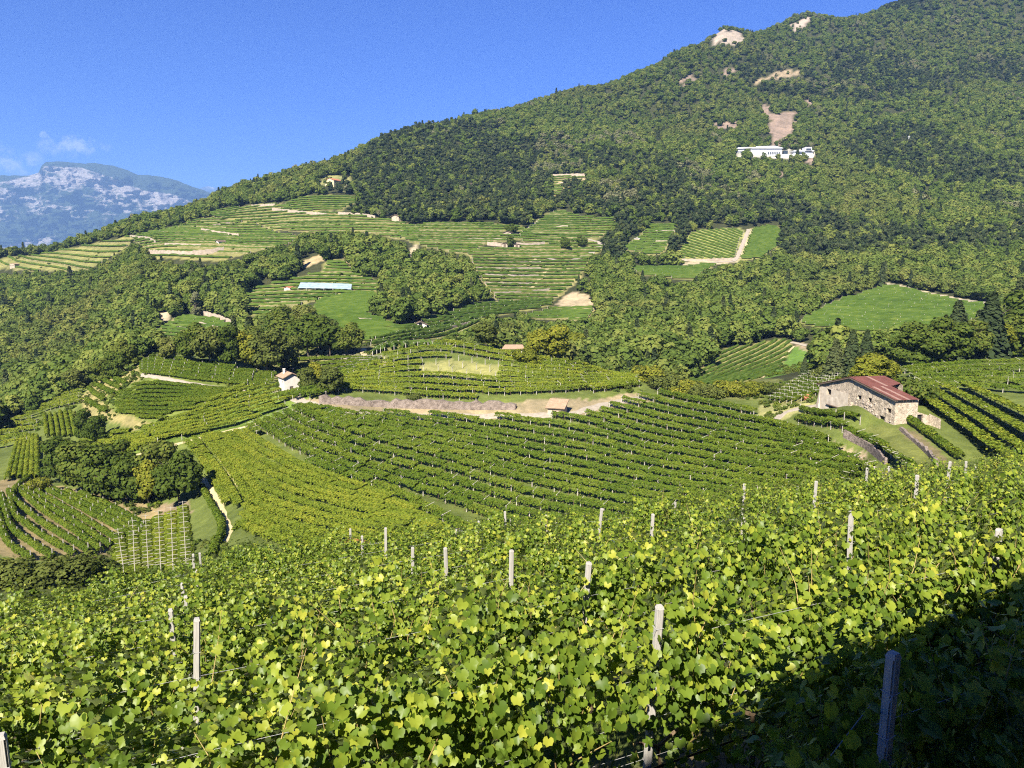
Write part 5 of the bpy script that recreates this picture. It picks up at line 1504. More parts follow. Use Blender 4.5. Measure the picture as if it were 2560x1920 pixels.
def tiled(mb_mat, A, B, Cc, D, root, rows=7, t=.09):
    """a tiled slope: overlapping courses, each a part of its own"""
    A, B, Cc, D = map(Vector, (A, B, Cc, D))
    n = (B - A).cross(D - A).normalized()
    if n.z < 0: n = -n
    for r_ in range(rows):
        f0, f1 = r_ / rows, (r_ + 1.12) / rows
        b = MB(); m = max(6, int((B - A).length / .35))
        V = []
        for k_ in range(m + 1):
            o = n * (.05 * math.sin(math.pi * 2 * k_ * .5) + .045 * random.random())
            V += [A.lerp(B, k_ / m).lerp(D.lerp(Cc, k_ / m), f0) + n * (t * .9) + o, A.lerp(B, k_ / m).lerp(D.lerp(Cc, k_ / m), min(1, f1)) + o]
        Fc = [(2 * q_, 2 * q_ + 2, 2 * q_ + 3, 2 * q_ + 1) for q_ in range(m)]
        nV = len(V); V += [v - n * .1 for v in V]
        Fc += [tuple(nV + i_ for i_ in f[::-1]) for f in Fc]
        Fc += [(2 * q_, nV + 2 * q_, nV + 2 * q_ + 2, 2 * q_ + 2) for q_ in range(m)] + [(0, 1, nV + 1, nV), (2 * m, nV + 2 * m, nV + 2 * m + 1, 2 * m + 1)]
        b.add(V, Fc)
        b.build('tile_course', M[mb_mat], root)
def gable_house(name, label, cat, p, az, Wg, Ll, h, rise, wm, rm, wins_g=(), wins_l=(), door=None, over=.45, detail=True, chimney=None, base=1.0):
    """gable end faces azimuth az (degrees from +Y clockwise); origin at the middle of that end"""
    root = empty(name, p); tag(root, label, cat)
    n = Vector((math.sin(R(az)), math.cos(R(az)), 0)); u = Vector((-n.y, n.x, 0)); dpt = -n
    tg = lambda x: h + rise * (1 - abs(x - Wg / 2) / (Wg / 2))
    b = MB(); O = -u * Wg / 2
    hg = list(wins_g) + ([door] if door else [])
    wall_panel(b, O, u, Wg, tg, hg, .3, [Wg / 2], -base, None, 0, dpt)
    wall_panel(b, O, dpt, Ll, lambda x: h, list(wins_l), .3, [], -base, None, 0, u)
    wall_panel(b, O + u * Wg, dpt, Ll, lambda x: h, (), .3, [], -base, None, 0, -u)
    wall_panel(b, O + dpt * Ll, u, Wg, tg, (), .3, [Wg / 2], -base, None, 0, -dpt)
    b.build('walls', M[wm], root)
    for hh in wins_g: recess(root, O, u, hh, 'window', M['dark'], .22, dpt)
    for hh in wins_l: recess(root, O, dpt, hh, 'window', M['dark'], .22, u)
    if door: recess(root, O, u, door, 'door', M['old_wood'], .18, dpt)
    e = over * rise / (Wg / 2)
    for s_ in (-1, 1):
        r0, r1 = u * 0 - dpt * over + Vector((0, 0, h + rise + .08)), dpt * (Ll + over) + Vector((0, 0, h + rise + .08))
        e0, e1 = u * s_ * (Wg / 2 + over) - dpt * over + Vector((0, 0, h - e + .08)), u * s_ * (Wg / 2 + over) + dpt * (Ll + over) + Vector((0, 0, h - e + .08))
        if detail:
            b = MB(); slab(b, e0, e1, r1, r0, .1); b.build('roof_deck', M['old_wood'], root)
            dz = Vector((0, 0, .05)); tiled(rm, e0 + dz, e1 + dz, r1 + dz, r0 + dz, root)
        else:
            b = MB(); slab(b, e0, e1, r1, r0, .22); b.build('roof', M[rm], root)
    if chimney:
        b = MB(); c_ = u * chimney[0] + dpt * chimney[1]
        b.box((c_.x - .3, c_.y - .3, h), (c_.x + .3, c_.y + .3, h + rise + .9)); b.box((c_.x - .4, c_.y - .4, h + rise + .9), (c_.x + .4, c_.y + .4, h + rise + 1.05)); b.build('chimney', M[wm], root)
    return root
p = hit(731, 980, 190, 300)
gable_house('cabin', 'two-storey white cabin with a tiled roof at the top of the strip vineyard', 'cabin', p + Vector((0, 0, -.2)), 146, 4.6, 5.2, 4.6, 1.1, 'white_plaster', 'clay_tile', door=(1.6, 2.7, .0, 1.9), wins_l=[(1.2, 2.0, 2.6, 3.4)], chimney=(-1.0, 3.6), over=.6)
# small hut with a one-slope roof beside the track
p = hit(1392, 1041, 190, 260)
hut = empty('hut', p + Vector((0, 0, -.2))); tag(hut, 'small pinkish hut with a single-slope tiled roof beside the dirt track', 'hut')
n = Vector((math.sin(R(198)), math.cos(R(198)), 0)); u = Vector((-n.y, n.x, 0)); dp = -n
b = MB(); O = -u * 2.6
wall_panel(b, O, u, 4.4, lambda x: 2.5, [(1.6, 2.5, .9, 1.7)], .3, [], -1, None, 0, dp)
wall_panel(b, O + u * 4.4, dp, 4.0, lambda x: 2.5 + .36 * x, (), .3, [], -1, None, 0, -u)
wall_panel(b, O, dp, 4.0, lambda x: 2.5 + .36 * x, (), .3, [], -1, None, 0, u)
wall_panel(b, O + dp * 4.0, u, 4.4, lambda x: 3.94, (), .3, [], -1, None, 0, -dp)
b.build('walls', M['pink_plaster'], hut)
recess(hut, O, u, (1.6, 2.5, .9, 1.7), 'window', M['dark'], .22, dp)
e0, e1 = O - u * .5 - dp * .6 + Vector((0, 0, 2.4)), O + u * 4.9 - dp * .6 + Vector((0, 0, 2.4))
r0, r1 = O - u * .5 + dp * 4.4 + Vector((0, 0, 4.2)), O + u * 4.9 + dp * 4.4 + Vector((0, 0, 4.2))
b = MB(); slab(b, e0, e1, r1, r0, .12); b.build('roof_deck', M['old_wood'], hut)
dz = Vector((0, 0, .05)); tiled('clay_tile', e0 + dz, e1 + dz, r1 + dz, r0 + dz, hut, 8)
# open shed on the knoll
p = hit(1283, 888, 240, 320)
sh = empty('shed', p); tag(sh, 'shed with a broad flat tiled roof among the bright trees on the knoll', 'shed')
b = MB(); slab(b, (-3.8, -2.6, 2.5), (3.8, -2.2, 2.5), (3.2, 3.0, 3.3), (-2.8, 3.0, 3.3), .2); b.build('roof', M['clay_tile'], sh)
for x_, y_ in ((-3.1, -1.9), (-2.4, 2.6), (2.8, 2.6)):
    b = MB(); b.box((x_ - .12, y_ - .12, -.5), (x_ + .12, y_ + .12, 2.6)); b.build('post', M['old_wood'], sh)
b = MB(); wall_panel(b, (1.2, -1.7, 0), (1, 0, 0), 2.2, lambda x: 2.4, (), .3, [], -.5, None, 0, (0, 1, 0)); wall_panel(b, (3.4, -1.7, 0), (0, 1, 0), 4.0, lambda x: 2.4, (), .3, [], -.5, None, 0, (-1, 0, 0)); b.build('walls', M['white_plaster'], sh)
p = hit(1051, 822, 320, 600)
gable_house('hut', 'little white gabled hut alone in the green hollow behind the knoll', 'hut', p, 172, 6.0, 5, 2.2, 1.3, 'white_plaster', 'old_wood', wins_g=[(2.2, 4.0, 1.4, 2.9)], over=.5, detail=False)
p = hit(988, 553, 560, 1000)
gable_house('hut', 'grey hut at the foot of the pine wood, on the crest vineyards', 'hut', p, 215, 9, 7, 4.6, 1.6, 'rubble_plaster', 'old_wood', wins_l=[(2, 3.2, 2, 3.4)], over=.9, detail=False)
p = hit(718, 728, 420, 700)
gable_house('hut', 'tiny hut with an orange roof beside the pale net', 'hut', p, 205, 5, 4.5, 2.2, .8, 'white_plaster', 'orange_tile', over=.5, detail=False)
p = hit(824, 466, 700, 1200)
gable_house('villa', 'yellow house with an orange roof on the wooded skyline', 'house', p, 205, 12, 15, 7.0, 2.4, 'yellow_plaster', 'orange_tile', wins_g=[(2, 3.3, 3, 4.8), (5.3, 6.6, 3, 4.8), (8.6, 9.9, 3, 4.8)], over=.8, detail=False, chimney=(-3, 8))
p = hit(868, 462, 700, 1200)
gable_house('outbuilding', 'low white outbuilding in the trees right of the yellow house', 'house', p, 190, 9, 6, 2.6, 1.4, 'white_plaster', 'far_wall', over=.6, detail=False)
p = hit(645, 506, 700, 1150)
gable_house('house', 'pale gabled house standing on the skyline left of the dark trees', 'house', p, 215, 9, 9, 4.6, 2.6, 'white_plaster', 'old_wood', over=.9, detail=False)
p = hit(31, 671, 600, 1000)
gable_house('hut', 'square stone hut at the far left edge on the lowest terraces', 'hut', p, 200, 7, 5.5, 4.5, .7, 'rubble_plaster', 'clay_tile', wins_g=[(1.2, 2.3, 2.2, 3.4), (4.2, 5.3, 2.2, 3.4)], over=.3, detail=False)
p = hit(543, 611, 560, 1000)
gable_house('hut', 'small hut with a dark roof in the western terraces', 'hut', p, 225, 5.5, 6, 2.4, 1.2, 'white_plaster', 'old_wood', over=.6, detail=False)
p = hit(1262, 618, 540, 900)
gable_house('hut', 'dark tool shed built into the left tall pale wall', 'hut', p, 190, 4.5, 3, 3.0, .5, 'far_wall', 'old_wood', door=(1.2, 3.2, .2, 2.4), over=.7, detail=False)
p = hit(1292, 620, 540, 900)
gable_house('hut', 'dark tool shed built into the right tall pale wall', 'hut', p, 190, 4.5, 3, 3.0, .5, 'far_wall', 'old_wood', door=(1.2, 3.2, .2, 2.4), over=.7, detail=False)
p = hit(1268, 588, 560, 1000)
gable_house('hut', 'half-hidden hut under the little wood of the upper middle terraces', 'hut', p, 200, 7, 4, 2.6, 1.0, 'far_wall', 'old_wood', over=.9, detail=False)
p = hit(1592, 603, 560, 1000)
gable_house('hut', 'tiny blue-grey hut beside the stepped plot', 'hut', p, 200, 4.5, 4, 2.2, .8, 'far_wall', 'white_metal', over=.4, detail=False)
# the white works on the mountainside
p = hit(1920, 390, 800, 1500)
wk = empty('quarry_works', p); tag(wk, 'long white industrial building below the scree on the mountainside', 'building')
s1 = p.y / F
def wbox(name, x0, x1, y0, y1, z0, z1, mat):
    b = MB(); b.box((x0 * s1, y0, z0 * s1), (x1 * s1, y1, z1 * s1)); return b.build(name, M[mat], wk)
wbox('hall', -88, -40, 4, 20, -6, 21, 'white_metal'); wbox('hall', -40, 34, 2, 22, -6, 20, 'white_metal'); 
b = MB(); slab(b, (-41 * s1, 0, 19 * s1), (36 * s1, 0, 19 * s1), (30 * s1, 24, 30 * s1), (-38 * s1, 24, 28 * s1), .6); b.build('roof', M['white_metal'], wk)
b = MB(); slab(b, (-90 * s1, 2, 18 * s1), (-40 * s1, 2, 20 * s1), (-40 * s1, 22, 27 * s1), (-88 * s1, 22, 23 * s1), .6); b.build('roof', M['white_metal'], wk)
for i in range(9):
    wbox('window', -84 + i * 4.6, -81 + i * 4.6, 3.7, 3.95, 7, 13, 'glass')
for i in range(7):
    wbox('window', 0 + i * 4.6, 3 + i * 4.6, 1.7, 1.95, 4, 10, 'glass')
wbox('terrace', 30, 106, -6, 14, -10, 3, 'white_metal'); wbox('hall', 66, 112, 6, 20, 3, 12, 'white_metal'); wbox('tower', 92, 108, 4, 16, 12, 22, 'white_metal')
wbox('roof', 64, 114, 4, 22, 12, 14, 'white_metal'); wbox('silo', 40, 50, 4, 10, 3, 14, 'glass'); wbox('window', 70, 90, 5.6, 5.9, 5, 9, 'glass'); wbox('window', 94, 106, 3.7, 3.95, 15, 19, 'glass'); wbox('terrace', -8, 30, -8, 2, -12, -4, 'white_metal')
wbox('roof', -145, -100, 0, 14, -14, -8, 'white_metal')
for (x_, y_, hp, lb) in ((2271, 363, 13, 'slim white utility mast in the forest right of the white works'), (1178, 490, 22, 'slim dark utility pole at the forest edge left of the clearing')):
    p = hit(x_, y_, 600, 1600); b = MB(); b.tube([(0, 0, -1), (0, 0, hp * p.y / F + 5)], [.45, .3], 6); b.box((-1.6, -.15, hp * p.y / F + 3.4), (1.6, .15, hp * p.y / F + 3.8))
    tag(b.build('utility_pole', M['white_metal'] if x_ > 2000 else M['old_wood'], None, p), lb, 'pole')
# tool box and drum near the barn
p = hit(2016, 1000, 150, 300)
b = MB(); b.tube([(0, 0, 0), (.5, .3, .35), (0, .2, .8)], [1.3, 1.2, .9], 10); tag(b.build('tarpaulin_heap', M['orange_tile'], None, p), 'low orange-brown heap beside the small vineyard behind the barn', 'heap')

# ------------------------------------------------------------------ the vineyard below the camera
TT, NN = Vector((.907, .421, 0)), Vector((-.421, .907, 0))      # along the rows, and down the slope across them
def pt(a, n): p = TT * a + NN * n; return p
def gz(p):
    return float(ground(p.x, p.y)) if p.y > 14.6 else float(plane(p.x, p.y))
def vine_plant(seed, n=620, L=1.35, top=1.95, ls=1.0):
    st = np.random.default_rng(seed)
    P, N, T, S_, tip = [], [], [], [], []
    # canes climb from the head wire, leaves sit along them; the wall of leaves is uneven
    canes = 11
    per = n // canes
    for c_ in range(canes):
        x0 = st.uniform(-L / 2, L / 2)
        y0 = st.normal(0, .10)
        h0, h1 = st.uniform(.55, .9), top + st.normal(0, .22)
        if st.random() < .2: h1 += .3
        lean, out = st.normal(0, .35), st.normal(0, .22)
        for j in range(per):
            f = st.random()
            f = f ** .8 if st.random() < .8 else 1 - f * .3
            z = h0 + (h1 - h0) * f
            if st.random() < .06: z = st.uniform(.3, .7)
            side = -1 if st.random() < .58 else 1
            y = y0 + out * f + side * abs(st.normal(.19, .15))
            x = x0 + lean * f + st.normal(0, .11)
            P.append((x, y, z))
            up = .35 + .9 * max(0, f - .72) * 3
            N.append((st.normal(0, .42), side * 1.0 + st.normal(0, .38), up + st.normal(0, .32)))
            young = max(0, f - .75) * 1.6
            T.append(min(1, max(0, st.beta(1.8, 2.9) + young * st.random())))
            S_.append(ls * st.uniform(.065, .145) * (1 - .35 * max(0, f - .85) / .15 * st.random()))
            tip.append((st.normal(0, .3), side * .35, -1))
    return [leaf_cloud(np.array(P), np.array(N), np.array(S_), 'grape', np.array(T), np.array(tip))]
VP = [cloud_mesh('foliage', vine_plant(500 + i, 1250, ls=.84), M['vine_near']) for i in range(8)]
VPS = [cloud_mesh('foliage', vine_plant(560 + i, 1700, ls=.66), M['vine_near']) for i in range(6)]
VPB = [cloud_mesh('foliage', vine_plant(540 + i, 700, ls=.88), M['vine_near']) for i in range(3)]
FV, FF, FTn = leaf_cloud(np.zeros((1, 3)), np.array([[0, 0, 1.]]), [1.0], 'grape', [.5], np.array([[0, -1, 0.]]))
def big_leaf(seed, tint):
    """a single leaf with toothed lobes and a stalk, for the leaves that can be picked out one by one"""
    st = random.Random(seed)
    out = []
    m = 36
    for k in range(m):
        th = 2 * math.pi * k / m
        r_ = .50 + .12 * math.cos(5 * (th - math.pi / 2)) + (.035 if k % 2 else -.03) + st.uniform(-.02, .02)
        d = abs(((th - 1.5 * math.pi + math.pi) % (2 * math.pi)) - math.pi)
        r_ *= 1 - .55 * math.exp(-(d / .28) ** 2)
        out.append((r_ * math.cos(th), r_ * math.sin(th)))
    cup, fold = st.uniform(.1, .5), st.uniform(.1, .35)
    Z = lambda x, y: fold * abs(x) - cup * (x * x + y * y) + .05 * math.sin(9 * x) * math.cos(7 * y)
    V = [(0, -.12, .02)] + [(x * .5, y * .5, Z(x * .5, y * .5)) for x, y in out] + [(x, y, Z(x, y)) for x, y in out]
    Fc = [(0, 1 + k, 1 + (k + 1) % m) for k in range(m)] + [(1 + k, 1 + m + k, 1 + m + (k + 1) % m, 1 + (k + 1) % m) for k in range(m)]
    return mesh('leaf', V, Fc, M['vine_near'], {'tint': [tint] * len(V)}, True)
LEAVES = [big_leaf(i, .12 + .85 * (i / 9) ** 1.6) for i in range(10)]
b = MB(); b.tube([(0, 0, -.2), (.04, .02, .35), (-.03, 0, .7), (.25, .03, .82)], [.045, .036, .03, .018], 6); b.tube([(-.03, 0, .7), (-.3, -.02, .84)], [.028, .014], 5)
VTRUNK = b.mesh('vine_trunk', M['vine_bark'])
def canes(seed):
    st = random.Random(seed); b = MB()
    for c_ in range(7):
        x0 = st.uniform(-.6, .6); y0 = st.gauss(0, .1); h0, h1 = st.uniform(.5, .8), st.uniform(1.3, 2.0); l_ = st.gauss(0, .3); o_ = st.gauss(0, .25)
        b.tube([(x0, y0, h0), (x0 + l_ * .4, y0 + o_ * .4, h0 + (h1 - h0) * .5), (x0 + l_, y0 + o_, h1)], [.007, .006, .003], 4, False)
    return b.mesh('canes', M['shoot'])
CANES = [canes(i) for i in range(4)]
def fg_post(h, seed):
    st = random.Random(seed)
    b = MB()
    w_ = .036
    b.box((-w_, -w_, -.4), (w_, w_, h - .03), None, .96)
    b.box((-w_ * .93, -w_ * .93, h - .03), (w_ * .93, w_ * .93, h), None, .72)
    me = b.mesh('post', M['post'])
    bm = bmesh.new(); bm.from_mesh(me)
    bmesh.ops.bevel(bm, geom=[e for e in bm.edges if abs(e.verts[0].co.z - e.verts[1].co.z) > .5], offset=.012, segments=2, affect='EDGES')
    bm.to_mesh(me); bm.free()
    return me
b = MB(); q_ = .0385
b.tube([(-q_, -q_, 0), (q_, -q_, .006), (q_, q_, 0), (-q_, q_, .008), (-q_, -q_, .004), (-q_ - .05, -q_ - .02, -.02)], .0028, 3, False); TIE = b.mesh('wire_tie', M['wire'])
FPOST = [fg_post(2.35, 1), fg_post(2.5, 2), fg_post(2.2, 3)]
def rot_to(t, tilt=0.0):
    s = Vector((-t.y, t.x, 0)).normalized()
    return s
WH = (.62, .66, 1.04, 1.42, 1.46, 1.84)
RN = [3.16, 6.02, 9.0, 12.05, 15.2, 18.3, 21.4, 24.6, 27.8, 31.2]
RLAB = ['nearest vine row, deep in shade at the lower right corner', 'first sunlit vine row, with the large leaves along the bottom of the picture', 'second sunlit vine row up from the bottom of the picture', 'third sunlit vine row up from the bottom', 'fourth sunlit vine row up from the bottom', 'fifth vine row of the front vineyard, counted from the bottom', 'sixth vine row of the front vineyard, counted from the bottom', 'seventh vine row of the front vineyard, counted from the bottom', 'eighth vine row of the front vineyard, counted from the bottom', 'last vine row at the far rim of the front vineyard']
FGROUP = 'vine rows of the front vineyard'
for k, n_ in enumerate(RN):
    # extent along the row that the picture can show, with a margin for a step aside
    As = np.arange(-60, 70, .5)
    ok_ = []
    for a in As:
        p = pt(a, n_)
        if p.y > .8 and -.92 < p.x / p.y < .98: ok_.append(a)
    a0_, a1_ = min(ok_), max(ok_)
    if k == 0: a0_, a1_ = 4.1, 13
    if k == 1: a0_, a1_ = -9, 22
    org = pt(a0_, n_); org.z = gz(org)
    row = empty('vine_row', org); tag(row, RLAB[k], 'vine row', FGROUP)
    trl = empty('trellis', org); tag(trl, ('posts and wires carrying the ' + RLAB[k].split(',')[0]), 'trellis', 'trellises of the front vineyard')
    ph = -.3 + .17 * k * (1 if k else 0)
    posts = [3.92, 9.1] if k == 0 else [a_ for a_ in (ph + 5.2 * m_ for m_ in range(-8, 10)) if a0_ < a_ < a1_]
    if k == 1: posts = [-6.6, -1.05, 4.2, 9.4, 14.6, 19.8]
    a = a0_ + random.uniform(0, .5)
    step_ = 1.12 if k < 5 else 1.2
    while a < a1_:
        gap = random.random() < (.22 if k in (1, 2, 3) else .08)
        p = pt(a, n_ + random.uniform(-.06, .06)); p.z = gz(p)
        t = TT.copy(); t.z = (gz(pt(a + .5, n_)) - gz(pt(a - .5, n_)))
        f = random.choice((-1, 1))
        me_ = random.choice(VPB if gap or (k == 1 and random.random() < .3) else (VP if k < 3 else VPS))
        zs = random.uniform(.84, 1.10)
        o = put('foliage', me_, row, p - org, t, NN * f * random.uniform(.9, 1.2), (f, 1, zs), 'stuff')
        if k < 5:
            put('canes', random.choice(CANES), row, p - org, t, NN, (1, 1, zs), 'stuff')
            put('vine_trunk', VTRUNK, row, p - org, t, NN, (random.choice((-1, 1)), 1, random.uniform(.9, 1.1)))
        a += step_ * random.uniform(.88, 1.12)
        if any(abs(a - a_) < .5 for a_ in posts): a += random.uniform(.25, .5)
    if k < 4:                                     # leaves large enough to be told apart
        cnt = [70, 260, 240, 120][k]
        for j in range(cnt):
            if k == 0: a = random.uniform(4.2, 8.5)
            elif k == 1: a = random.uniform(-4.5, 9)
            elif k == 2: a = random.uniform(-7, 12)
            else: a = random.uniform(-8, 13)
            z_ = random.choice((random.uniform(.5, 1.9), random.uniform(1.2, 2.0)))
            p = pt(a, n_ - random.uniform(.25, .5) + (.2 if z_ > 1.8 else 0)); 
            g_ = gz(pt(a, n_))
            o = link('leaf', random.choice(LEAVES if z_ > 1.6 else LEAVES[:7]), row, Vector((p.x, p.y, g_ + z_)) - org)
            nrm = (NN * -1 + Vector((random.gauss(0, .35), random.gauss(0, .35), random.uniform(.15, .8) + (.7 if z_ > 1.75 else 0)))).normalized()
            tip = Vector((random.gauss(0, .3), random.gauss(0, .3), -1)); tip = (tip - nrm * tip.dot(nrm)).normalized()
            xx = (-tip).cross(nrm)
            s_ = random.uniform(.07, .125) * (1.0 if k else 1.25)
            o.rotation_euler = Matrix((xx, -tip, nrm)).transposed().to_euler(); o.scale = (s_, s_, s_)
    if k < 6:                                     # shoots standing above the wires
        b = MB(); lv = []
        for j in range(60 if k < 3 else 90):
            a = random.uniform(a0_, a1_) if k > 2 else random.uniform(max(a0_, -9), min(a1_, 14))
            p = pt(a, n_ + random.uniform(-.2, .2)); p.z = gz(p) - org.z; p.x -= org.x; p.y -= org.y
            h0 = random.uniform(1.3, 1.8); d = Vector((random.gauss(0, .25), random.gauss(0, .25), 1)).normalized()
            q0 = p + Vector((0, 0, h0)); l_ = random.uniform(.4, .95)
            b.tube([q0, q0 + d * l_ * .5, q0 + d * l_ + Vector((random.gauss(0, .12), random.gauss(0, .12), -.05))], [.006, .005, .002], 4)
            for m_ in range(7):
                lv.append((q0 + d * l_ * (.3 + .7 * m_ / 6) + Vector((random.gauss(0, .06), random.gauss(0, .06), 0)), .12 * (1 - .07 * m_)))
        tag(b.build('shoots', M['shoot'], row), kind='stuff')
        P_ = np.array([v[0][:] for v in lv]); N_ = np.stack([rng.normal(0, .5, len(lv)), rng.normal(-.4, .5, len(lv)), np.ones(len(lv)) * .8], 1)
        tag(link('shoot_leaves', cloud_mesh('shoot_leaves', [leaf_cloud(P_, N_, np.array([v[1] for v in lv]), 'grape', rng.uniform(.5, 1, len(lv)))], M['vine_near']), row), kind='stuff')
    # posts, wires and the drip hose
    for a_ in posts:
        p = pt(a_ + random.uniform(-.15, .15) * (k > 1), n_ - .10); p.z = gz(p)
        o = link('post', random.choice(FPOST), trl, p - org)
        o.rotation_euler = (random.gauss(0, .035), random.gauss(0, .035), math.atan2(TT.y, TT.x) + random.gauss(0, .1))
        if k < 3:
            for h_ in (.66, 1.05, 1.46, 1.82, 2.1): link('wire_tie', TIE, o, (0, 0, h_ + random.uniform(-.02, .02))).rotation_euler = (random.gauss(0, .1), random.gauss(0, .1), 0)
    if k == 0: a0w = 3.92
    else: a0w = a0_
    AA = np.arange(a0w, a1_, 1.3)
    for h_ in WH:
        off = .05 if h_ in (.66, 1.05, 1.46) else -.05
        b = MB()
        pts = []
        for i, a_ in enumerate(AA):
            p = pt(a_, n_ + off); pts.append(Vector((p.x, p.y, gz(p) + h_ - .02 * math.sin(math.pi * ((a_ - ph) % 5.2) / 5.2))) - org)
        b.tube(pts, .0022 if k < 3 else .003, 3, False)
        b.build('wire', M['wire'], trl)
    if k < 5:
        b = MB(); pts = []
        for a_ in AA:
            p = pt(a_, n_ - .09); pts.append(Vector((p.x, p.y, gz(p) + .52 - .05 * abs(math.sin(a_ * .6)))) - org)
        b.tube(pts, .014, 5, False); b.build('drip_hose', M['hose'], trl)
    if k == 0:                                    # anchor wires running down from the end post
        tp = pt(3.92, n_)
        for h_, e_ in ((1.95, 1.35), (1.55, 1.5)):
            q_ = pt(e_, n_ - .12); b = MB()
            b.tube([Vector((tp.x, tp.y, gz(tp) + h_)) - org, Vector((q_.x, q_.y, gz(q_) + .03)) - org], .0035, 4, False); b.build('anchor_wire', M['wire'], trl)
# weeds and grass between the near rows
n_w = 15000
wx, wy = rng.uniform(-8, 11, n_w), rng.uniform(2.4, 15, n_w)
dens = fnoise(wx / 1.1, wy / 1.1, 3)
kk = dens > -.35
wx, wy = wx[kk], wy[kk]
wz = plane(wx, wy) + rng.uniform(.01, .16, len(wx)) * (1 + dens[kk])
tag(link('weeds', cloud_mesh('weeds', [leaf_cloud(np.stack([wx, wy, wz], 1), np.stack([rng.normal(0, .6, len(wx)), rng.normal(-.3, .6, len(wx)), np.full(len(wx), .9)], 1), rng.uniform(.03, .085, len(wx)), 'card', rng.beta(2, 2.6, len(wx)))], M['weed'])), 'green weeds covering the ground between the front vine rows', 'weeds', kind='stuff')
n_g = 9000
gx, gy = rng.uniform(-8, 11, n_g), rng.uniform(2.4, 14, n_g)
V = []; Fc = []; T = []
for i in range(n_g):
    h_, a = rng.uniform(.08, .26), rng.uniform(0, 6.28)
    z_ = float(plane(gx[i], gy[i])); dx, dy = math.cos(a) * .008, math.sin(a) * .008
    lx, ly = rng.normal(0, .07), rng.normal(0, .07)
    o_ = len(V)
    V += [(gx[i] - dx, gy[i] - dy, z_ - .02), (gx[i] + dx, gy[i] + dy, z_ - .02), (gx[i] + lx * .5, gy[i] + ly * .5, z_ + h_ * .7), (gx[i] + lx, gy[i] + ly, z_ + h_)]
    Fc += [(o_, o_ + 1, o_ + 2), (o_ + 2, o_ + 1, o_ + 3)]; T += [rng.random()] * 4
tag(link('grass', mesh('grass', V, Fc, M['weed'], {'tint': T})), 'grass blades on the ground between the front rows', 'grass', kind='stuff')

# ------------------------------------------------------------------ the house the picture was taken from: it shades the lower right corner
hp = Vector((-4.5, -5.4, 0)); hd = Vector((.858, .514, 0)); hn = Vector((.514, -.858, 0))
hz0 = float(plane(0, -6)) - 1.5
house = empty('house', (hp.x, hp.y, hz0)); tag(house, 'tall plastered house standing uphill behind the photographer', 'house')
EH = 4.65 - hz0
b = MB()
hw = [(x, x + 1.1, z, z + 1.5) for z in (2.4, 5.2) for x in (2.5, 6.5, 12.5, 16.5)]
hdr = (9.4, 10.6, 4.7, 6.9)
wall_panel(b, (0, 0, 0), hd, 20, lambda x: EH, hw + [hdr], .3, [], -2, None, 0, hn)
wall_panel(b, hn * 9, hd, 20, lambda x: EH, (), .3, [], -2, None, 0, -hn)
gtop = lambda x: EH + 2.2 * (1 - abs(x - 4.5) / 4.5)
wall_panel(b, (0, 0, 0), hn, 9, gtop, (), .3, [4.5], -2, None, 0, hd)
wall_panel(b, hd * 20, hn, 9, gtop, (), .3, [4.5], -2, None, 0, -hd)
b.build('walls', M['plaster'], house)
for h_ in hw: recess(house, (0, 0, 0), hd, h_, 'window', M['glass'], .15, hn)
recess(house, (0, 0, 0), hd, hdr, 'door', M['old_wood'], .15, hn)
up = Vector((0, 0, 1))
for s_ in (0, 1):
    b = MB(); e_ = -.8 if s_ == 0 else 9.8
    e0, e1 = hn * e_ - hd * .7 + up * (EH - .3), hn * e_ + hd * 20.7 + up * (EH - .3)
    r0, r1 = hn * 4.5 - hd * .7 + up * (EH + 2.35), hn * 4.5 + hd * 20.7 + up * (EH + 2.35)
    slab(b, e0, e1, r1, r0, .25); b.build('roof', M['clay_tile'], house)

# ------------------------------------------------------------------ the far mountain, the peaks behind it, the air between
def far_range(name, prof, Y0, Y1, base_py, nq, nt, mat, rough, label, cliff):
    prof = np.array(prof, float)
    pxs = np.linspace(prof[0, 0], prof[-1, 0], nq)
    top = np.interp(pxs, prof[:, 0], prof[:, 1])
    top = top + fnoise(pxs / 34, pxs * 0 + 3, 5) * rough
    V = np.zeros((nq, nt, 3)); rk = np.zeros((nq, nt))
    PXg = np.repeat(pxs[:, None], nt, 1)
    tt = np.linspace(0, 1, nt)
    PYg = top[:, None] + (base_py - top)[:, None] * tt[None]
    Yg = Y1 + (Y0 - Y1) * tt[None] ** .8
    st = fnoise(PXg / 60, PYg / 22, 5)                    # gullies and ledges
    rid = 1 - np.abs(fnoise(PXg / 48 - PYg / 90, PYg / 120, 4))
    Yg = Yg + (st * 240 + rid * 420 + fnoise(PXg / 12, PYg / 6, 3) * 70) * (Y0 / 12000) * np.minimum(1, tt * 8)[None]
    q_, e_ = ray(PXg, PYg)
    V[..., 0], V[..., 1], V[..., 2] = q_ * Yg, Yg, e_ * Yg
    rk = cliff(PXg, PYg, top[:, None])
    V = np.concatenate([V, np.stack([V[:, 0, 0] * 1.05, np.full(nq, Y1 * 1.25), np.full(nq, -900.)], 1)[:, None]], 1)[:, :] if False else V
    id_ = np.arange(nq * nt).reshape(nq, nt)
    Fc = np.stack([id_[:-1, :-1], id_[:-1, 1:], id_[1:, 1:], id_[1:, :-1]], -1).reshape(-1, 4)
    me = mesh(name, V.reshape(-1, 3), Fc, mat, {'rock': rk.ravel()}, False)
    return tag(link(name, me), label, kind='structure')
t = NT('alpine_rock')
at = t.n('ShaderNodeAttribute', attribute_name='rock').outputs['Fac']
pos = t.n('ShaderNodeNewGeometry').outputs['Position']
mp = t.n('ShaderNodeMapping', {'Vector': pos, 'Scale': (.0016, .0016, .006)}).outputs[0]
